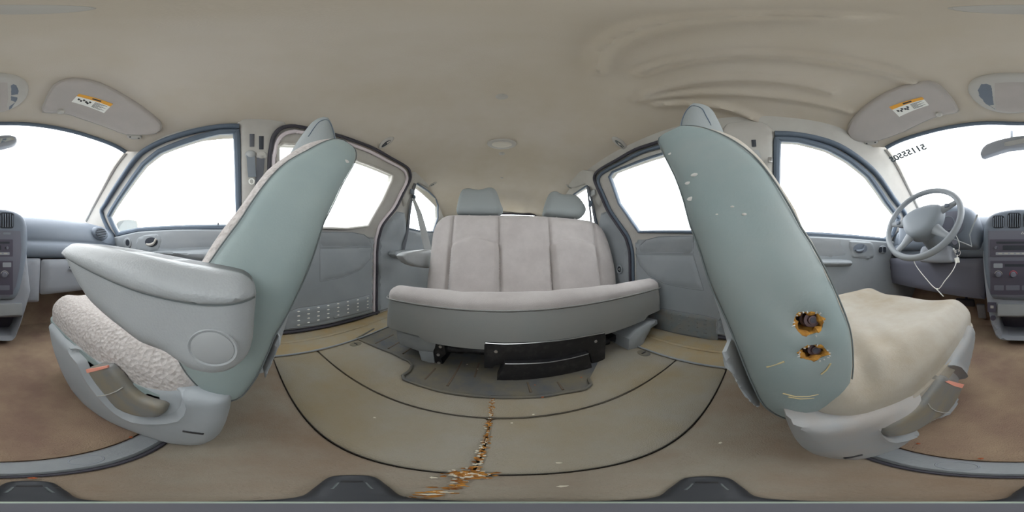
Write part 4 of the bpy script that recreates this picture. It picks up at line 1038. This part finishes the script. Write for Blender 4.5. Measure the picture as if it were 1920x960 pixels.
# ================================================================== STEERING WHEEL
wc = Vector((.385, -.60, .628)); wn = Vector((0, math.cos(math.radians(24)), math.sin(math.radians(24)))); wu = Vector((0, -wn.z, wn.y)); wx = Vector((1, 0, 0))
tilt = math.radians(-14)
wx, wu = wx * math.cos(tilt) + wu * math.sin(tilt), wu * math.cos(tilt) - wx * math.sin(tilt)
def wp(u, v, w=0): return tuple(wc + wx * u + wu * v + wn * w)
st = thing('steering_wheel', tuple(wc), 'grey four-spoke steering wheel in front of the stained driver seat', 'steering wheel')
build('rim', tube([wp(.182 * math.cos(t), .182 * math.sin(t)) for t in np.linspace(0, 2 * math.pi, 65)[:-1]], .0135, closed=True, n=14), M['wheel'], st)
hubp = spline([(-.095, .055), (-.05, .078), (0, .083), (.05, .078), (.095, .055), (.10, .02), (.085, -.03), (.05, -.075), (0, -.088), (-.05, -.075), (-.085, -.03), (-.10, .02)], 4, True)
build('airbag_cover', slab(hubp, lambda u, v, w: wp(u, v, w - .01), t=.03, tb=.03, r=.035, h=.012), M['hub'], st)
for a_, b_ in (((-.08, .03), (-.176, .045)), ((.08, .03), (.176, .045)), ((-.06, -.06), (-.125, -.13)), ((.06, -.06), (.125, -.13))):
    build('spoke', tube([wp(a_[0], a_[1], -.012), wp((a_[0] + b_[0]) / 2, (a_[1] + b_[1]) / 2, -.01), wp(b_[0], b_[1], 0)], [.026, .017, .013], n=12, flat=(1, .55), up=wn), M['wheel'], st)
for x_ in (-.125, .125):
    build('spoke_switch', box(wp(x_, .036, .002), (.022, .012, .018), bev=.005), M['dash'], st)
col_ = thing('steering_column', (.385, -.70, .58), 'grey steering column shroud and stalks behind the steering wheel', 'steering column')
build('column_shroud', tube([wp(0, -.01, -.035), wp(0, -.01, -.09), (.385, -.75, .545), (.385, -.80, .525)], [.045, .058, .062, .06], n=18), M['hub'], col_)
build('column_apron', slab(spline([(.29, .445), (.295, .47), (.31, .52), (.46, .52), (.475, .47), (.48, .445), (.45, .435), (.32, .435)], 3, True), facing_y(-.74, 1), t=.02, tb=.06, r=.02, h=.015), M['dashlow'], col_)
build('shift_lever', tube([(.33, -.74, .57), tuple(U(1822, 462, y=-.70)), tuple(U(1818, 440, y=-.68)), tuple(U(1833, 402, y=-.65))], [.004, .003, .003, .004], n=8), M['shield'], col_)
build('wiper_stalk', tube([(.44, -.70, .60), (.52, -.67, .62), (.56, -.66, .63)], [.007, .006, .009], n=8), M['panel'], col_)
build('ignition_lock', lathe([(.001, .02), (.012, .02), (.014, 0), (.001, 0)], tuple(U(1790, 455, y=-.71)), (-.4, 1, 0), n=14), M['panel'], col_)
# plastic tie and keys
tie = thing('cable_tie', tuple(U(1757, 542, y=-.585)), 'thin white plastic tie hanging in a V below the steering wheel', 'cable tie')
build('tie_loop', tube(spline([U(1711, 480, y=-.60), U(1717, 497, y=-.59), U(1735, 521, y=-.585), U(1757, 542, y=-.58), U(1772, 526, y=-.58), U(1786, 508, y=-.59), U(1793, 492, y=-.61), U(1795, 478, y=-.63)], 5), .0019, n=6), M['white'], tie)
build('tie_tail', tube([U(1755, 541, y=-.58), U(1769, 556, y=-.575)], .0021, n=6), M['white'], tie)
build('tie_head', box(U(1757, 542, y=-.579), (.007, .006, .007), bev=.001), M['white'], tie)
ky = thing('key_set', tuple(U(1794, 480, y=-.63)), 'keys with a small white tag hanging from the ignition beside the steering wheel', 'keys')
build('key_tag', box(U(1794.5, 488, y=-.63), (.020, .004, .022), rot=Matrix.Rotation(.2, 3, 'Y'), bev=.0015), M['white'], ky)
build('key_ring', tube([Vector(U(1796, 474, y=-.63)) + Vector((.012 * math.cos(t), .003, .012 * math.sin(t))) for t in np.linspace(0, 2 * math.pi, 17)[:-1]], .0013, closed=True, n=6), M['chrome'], ky)
build('key', box(U(1790, 470, y=-.635), (.008, .003, .022), rot=Matrix.Rotation(.6, 3, 'Y'), bev=.001), M['chrome'], ky)
build('key_string', tube(spline([U(1797, 472, y=-.63), U(1799, 460, y=-.63), U(1795, 446, y=-.64), U(1787, 433, y=-.66)], 4), .0012, n=6), M['white'], ky)
# pedals
pdl = thing('brake_pedal', (.32, -1.0, .2), 'dark pedal in the footwell under the steering wheel', 'pedal')
build('pedal_pad', box((.30, -.98, .17), (.12, .02, .06), rot=Matrix.Rotation(-.5, 3, 'X'), bev=.008), M['sealdark'], pdl)
build('pedal_arm', tube([(.30, -.99, .17), (.30, -1.05, .35)], .010), M['sealdark'], pdl)
pdl = thing('accelerator_pedal', (.19, -.99, .1), 'narrow upright pedal next to the centre console', 'pedal')
build('pedal_pad', box((.195, -.97, .12), (.05, .015, .13), rot=Matrix.Rotation(-.5, 3, 'X'), bev=.006), M['dashlow'], pdl)
# ================================================================== OVERHEAD
def cs(px, off=0): return [(p.x, p.y) for p in (Uc(a, b, off) for a, b in px)]
def cslab(name, px, m, par, off=0, t=.01, r=.006, h=.015, sm=2, holes=()):
    return build(name, slab(spline(cs(px, off + t * .8), sm, True) if sm > 1 else cs(px, off + t * .8), lambda u, v, w: (u, v, Zc(u, v) - off - w), t=t, tb=.003, r=r, h=h, holes=holes), m, par)
for s in (-1, 1):
    if s < 0:
        vx = [(80, 212), (84, 191), (101, 161), (124, 150), (150, 149), (187, 157), (232, 180), (277, 210), (299, 229), (303, 240), (293, 251), (262, 254), (232, 252), (210, 244), (180, 233), (150, 223), (118, 213)]
        stk = [(148, 176), (212, 195), (195, 212), (134, 191)]; clip = (114, 209); hin = (252, 258)
        lab = 'grey sun visor on the passenger side with an orange and white label'
    else:
        vx = [(1589, 250), (1590, 240), (1601, 221), (1635, 191), (1680, 167), (1729, 154), (1755, 157), (1777, 176), (1796, 204), (1794, 212), (1770, 216), (1747, 223), (1695, 248), (1650, 264), (1620, 267), (1600, 264)]
        stk = [(1667, 200.6), (1729, 182), (1742, 197), (1686, 219)]; clip = (1760, 214); hin = (1633, 268)
        lab = 'grey sun visor above the steering wheel with an orange and white label'
    vr = thing('sun_visor', tuple(Uc(vx[0][0] + 60 * -s, 200, 0)), lab, 'sun visor')
    vb = cslab('visor_panel', vx, M['visor'], vr, off=.004, t=.018, r=.010, h=.012)
    pts = cs(vx, .012); bd = spline(pts, 2, True)
    build('visor_welt', tube([(a, b, Zc(a, b) - .008) for a, b in bd], .0022, closed=True, n=6), M['light'], vb)
    sk_ = build('warning_label', slab(cs(stk, .022), lambda u, v, w: (u, v, Zc(u, v) - .0225 - w), t=.0006, tb=.001, h=.03), M['white'], vr)
    q = [np.array(p) for p in cs(stk, .0228)]
    def bil(a, b): return tuple((q[0] * (1 - a) + q[1] * a) * (1 - b) + (q[3] * (1 - a) + q[2] * a) * b)
    lp_ = lambda u, v, w: (u, v, Zc(u, v) - .0232 - w)
    build('orange_band', slab([bil(0, 0), bil(1, 0), bil(1, .28), bil(0, .28)], lp_, t=.0005, tb=.0003, h=.03), M['orange'], sk_)
    mk = MB()
    for k in range(8):
        a0 = .56 + .0; b0 = .38 + .07 * k
        slab([bil(.55, b0), bil(.93 - .1 * (k % 3), b0), bil(.93 - .1 * (k % 3), b0 + .025), bil(.55, b0 + .025)], lp_, t=.0005, tb=.0003, h=.02, mb=mk)
    for k, (a0, b0) in enumerate(((.08, .45), (.16, .55), (.22, .42), (.30, .52), (.36, .60), (.40, .44))):
        slab([bil(a0, b0), bil(a0 + .07, b0 + .04), bil(a0 + .06, b0 + .2), bil(a0 + .01, b0 + .16)], lp_, t=.0005, tb=.0003, h=.02, mb=mk)
    slab([bil(.4, .08), bil(.66, .08), bil(.66, .2), bil(.4, .2)], lp_, t=.0008, tb=.0003, h=.02, mb=mk)
    build('printing', mk, M['print'], sk_)['kind'] = 'stuff'
    c = Uc(clip[0], clip[1], .02); build('visor_clip', lathe([(.001, .014), (.010, .012), (.014, .004), (.015, -.012), (.001, -.012)], c, (0, .2, -1), n=16, sx=1.2), M['light'], vr)
    c = Uc(hin[0], hin[1], .012)
    hg = build('visor_hinge', slab(ellip(c.x, c.y, .036, .016, 20, rot=(-.9 if s < 0 else .9)), ceilmap, t=.014, tb=.002, r=.01, h=.01), M['light'], vr)
    for dx in (-8, 8):
        c2 = Uc(hin[0] + dx, hin[1] - .5 * dx * s * .3, .014); build('hinge_screw', lathe([(.001, .003), (.004, .002), (.005, 0), (.001, 0)], c2, (0, 0, -1), n=10), M['print'], hg)
# overhead console
oc = thing('overhead_console', tuple(Uc(1895, 180)), 'oval overhead console with a pale lens and dark grilles above the windshield', 'console')
ocp = [(1815, 170), (1820, 155), (1840, 144), (1870, 139), (1900, 138), (1930, 139), (1955, 145), (1970, 156), (1974, 170), (1968, 187), (1950, 202), (1925, 212), (1890, 215), (1860, 210), (1840, 201), (1822, 186)]
cslab('console_shell', ocp, M['light'], oc, off=0, t=.016, r=.03, h=.014)
cslab('reading_lens', [(1864, 156), (1895, 154), (1935, 155), (1936, 185), (1932, 208), (1900, 211), (1868, 208), (1864, 180)], M['visor'], oc, off=.0155, t=.004, r=.004, sm=1)
for g_px in ([(1833, 170), (1840, 158), (1860, 155), (1862, 180), (1866, 206), (1848, 195), (1836, 182)], [(1939, 155), (1951, 160), (1956, 172), (1952, 188), (1941, 204), (1937, 206), (1940, 180)]):
    go_ = cslab('grille', g_px, M['dash'], oc, off=.0155, t=.003, r=.003, sm=1)
# dome lamp, round caps
dl = thing('dome_lamp', tuple(Uc(941, 272)), 'oval dome lamp on the ceiling in front of the bench headrests', 'lamp')
cslab('lamp_bezel', ellip(941, 271, 28, 9.5, 28), M['light'], dl, t=.012, r=.01, sm=1, h=.012)
cslab('lamp_lens', ellip(941, 271.5, 20, 6, 22), M['lens'], dl, off=.011, t=.004, r=.004, sm=1, h=.012)
cslab('lamp_switch', ellip(941, 289, 6, 2.8, 16), M['light'], dl, t=.006, r=.004, sm=1)
def button(px, py, rx, ry, label):
    b = cslab('ceiling_button', ellip(px, py, rx, ry, 22), M['light'], None, t=.004, r=.004, sm=1, h=.01); tag(b, label, 'button')
button(941, 182, 12, 5.5, 'small round cap on the ceiling between dome lamp and zenith')
button(941, 334, 3.5, 1.5, 'tiny ceiling fastener behind the dome lamp')
z_ = Zc(-.01, -.05)
tag(build('ceiling_disc', lathe([(.001, .003), (.023, .003), (.026, 0), (.001, 0)], (-.006, -.047, z_), (0, 0, -1), n=30), M['light']), 'flat round cover on the ceiling above the front seats', 'cover')
for px, py, L, nm in ((724, 267, 1, 'oval side lamp with a dark slot above the passenger side sliding door'), (1162, 268, -1, 'oval side lamp with a pale insert above the driver side sliding door'), (812, 345, .7, 'small rear side lamp above the passenger side quarter window'), (1068, 350, -.7, 'small rear side lamp above the driver side quarter window')):
    c = Uc(px, py); o = thing('side_lamp', tuple(c), nm, 'lamp'); a_ = abs(L)
    rt_ = math.radians(-5 if L > 0 else 5)
    cm_ = lambda u, v, w: (u, v, Zc(u, v) - w)
    build('lamp_bezel', slab(ellip(c.x, c.y, .052 * a_, .026 * a_, 24, rot=rt_), cm_, t=.010, tb=.002, r=.01, h=.01), M['light'], o)
    build('lamp_insert', slab(ellip(c.x, c.y, .034 * a_, .012 * a_, 20, rot=rt_), lambda u, v, w: (u, v, Zc(u, v) - .0095 - w), t=.004, tb=0, r=.004, h=.008), M['dark'] if L == 1 else M['seamgrey'], o)
    build('lamp_tab', slab(ellip(c.x + .006 * a_, c.y, .024 * a_, .005 * a_, 16, rot=rt_), lambda u, v, w: (u, v, Zc(u, v) - .0132 - w), t=.003, tb=0, r=.003, h=.008), M['lens'], o)
# rear-view mirror
ym = -.70
rm = thing('rearview_mirror', tuple(U(1895, 272, y=ym)), 'grey rear-view mirror hanging at the top of the windshield', 'mirror')
mp = [(1839, 285), (1849, 272), (1882, 261), (1920, 255), (1945, 255), (1952, 263), (1948, 270), (1925, 276), (1895, 279), (1870, 286), (1845, 294), (1839, 292)]
build('mirror_shell', slab(spline([bxy(a, b, ym) for a, b in mp], 2, True), facing_y(ym, 1), t=.012, tb=.02, r=.012, h=.01, backround=.015), M['dashlow'], rm)
mg = [(1883, 270), (1920, 262), (1943, 260), (1947, 264), (1920, 271), (1895, 276), (1884, 277)]
build('mirror_pane', slab([bxy(a, b, ym) for a, b in mg], facing_y(ym + .0118, 1), t=.001, tb=0, h=.03), M['mirror'], rm)
build('mirror_stem', tube([U(1897, 262, y=ym - .02), U(1897, 246, y=ym - .04)], .006), M['dash'], rm)
# ================================================================== TRIPOD UNDER THE CAMERA
tp = thing('tripod', (0, 0, 0), 'dark three-footed camera stand on the carpet between the front seats', 'tripod')
def azr(px): return math.radians((px - AXIS_PX) * .1875)
fa = [(azr(660), .107), (azr(1325), .103), (azr(1975), .090)]
pts = []
for i in range(3):
    a0, r0 = fa[i]; a1, r1 = fa[(i + 1) % 3]
    if a1 < a0: a1 += 2 * math.pi
    pts += [(a0, r0), (a0 + .14, r0 * .94), (a0 + .23, r0 * .66), (a0 + .36, r0 * .38), (a0 + (a1 - a0) * .5, .030), (a1 - .36, r1 * .38), (a1 - .23, r1 * .66), (a1 - .14, r1 * .94)]
pl = spline([(r * math.sin(a), r * math.cos(a)) for a, r in pts], 4, True)
build('stand_base', slab(pl, lambda u, v, w: (u, v, .006 + w), t=.009, tb=.0, r=.008, h=.006), M['tripod'], tp)
for a_, r_ in fa:
    c = np.array([math.sin(a_), math.cos(a_)]); t_ = np.array([c[1], -c[0]])
    q = c * r_ * .80
    ft = build('foot_slot', slab([tuple(q + t_ * .006 + c * .003), tuple(q - t_ * .006 + c * .003), tuple(q - t_ * .006 - c * .002), tuple(q + t_ * .006 - c * .002)], lambda u, v, w: (u, v, .0145 + w), t=.001, tb=.0, h=.01), M['black'], tp)
    build('foot_rib', tube([(*(q * .97 + t_ * .007), .0145), (*(q * .75 + t_ * .008), .0145)], .0008, n=5), M['seamgrey'], tp)
    build('foot_rib', tube([(*(q * .97 - t_ * .007), .0145), (*(q * .75 - t_ * .008), .0145)], .0008, n=5), M['seamgrey'], tp)
build('hub_ring', lathe([(.018, .0), (.0285, .0), (.0290, .004), (.0265, .006), (.018, .006)], (0, 0, .014), (0, 0, 1), n=36), M['rim'], tp)
build('pole', lathe([(.001, 0), (.0095, 0), (.0095, .22), (.0112, .222), (.0112, .245), (.001, .246)], (0, 0, .014), (0, 0, 1), n=28), M['tripodtop'], tp)
# ================================================================== LITTER
lit = MB(); lit2 = MB()
def crumb(mb, x, y, z, r):
    a = random.random() * 6.28; v = []
    for k in range(5):
        t = a + k * 1.256; rr = r * random.uniform(.5, 1.2); v.append((x + rr * math.cos(t), y + rr * math.sin(t) * .8, z + random.uniform(0, .3) * r))
    v.append((x, y, z + r * random.uniform(.3, .8)))
    mb.add(v, [(0, 1, 5), (1, 2, 5), (2, 3, 5), (3, 4, 5), (4, 0, 5)])
for k in range(420):
    y = random.uniform(.03, .40); x = SEAMX + random.gauss(0, .0028)
    if .30 < y and random.random() < .5: continue
    crumb(lit if random.random() < .72 else lit2, x, y, .004 if .108 < y < .303 else .0068, random.uniform(.0012, .0035))
for k in range(160):
    crumb(lit if random.random() < .7 else lit2, SEAMX + random.gauss(0, .006), .105 + random.gauss(0, .005), .0065, random.uniform(.0015, .0038))
tag(build('leaf_litter', lit, M['gold'], smooth=False), 'orange leaf litter packed in the carpet seam', 'debris', kind='stuff')
tag(build('crumb_litter', lit2, M['litterpale'], smooth=False), 'pale crumbs packed in the carpet seam', 'debris', kind='stuff')
spots = [(703, 783), (896, 692), (876, 683), (960, 793), (1048, 868), (1055, 912), (1000, 777), (1350, 830), (812, 895)]
CW = ['on the middle of the passenger side floor lid', 'on the rubber tray between passenger side riser and front bracket', 'on the rubber tray close to the passenger side bench riser', 'on the driver side floor lid near the litter seam', 'on the driver side floor lid close to its front edge', 'on the carpet between driver side lid and tripod', 'on the rear edge of the driver side floor lid', 'on the carpet beside the driver seat', 'beside the litter knot next to the tripod']
for px, py in spots:
    p = U(px, py, z=.007); m_ = MB(); crumb(m_, p.x, p.y, .0065, .0035)
    tag(build('crumb', m_, M['litterpale'], smooth=False), 'pale crumb lying ' + CW[spots.index((px, py))], 'crumb', group='pale crumbs scattered on the carpet')
spots = [(1003, 722), (1017, 745), (1090, 708), (245, 820), (60, 897), (1840, 860), (1722, 832)]
LW = ['on the rubber tray in front of the black bracket', 'on the front rim of the rubber tray', 'at the driver side corner of the rubber tray', 'at the passenger seat end of the threshold strip', 'at the footwell edge of the threshold strip on the passenger side', 'beside the oval cap on the driver side of the threshold strip', 'on brown carpet next to the driver seat shield']
for px, py in spots:
    p = U(px, py, z=.007); m_ = MB(); crumb(m_, p.x, p.y, .008, .004)
    tag(build('leaf_scrap', m_, M['littered'], smooth=False), 'small reddish leaf scrap ' + LW[spots.index((px, py))], 'leaf', group='reddish leaf scraps on the floor')
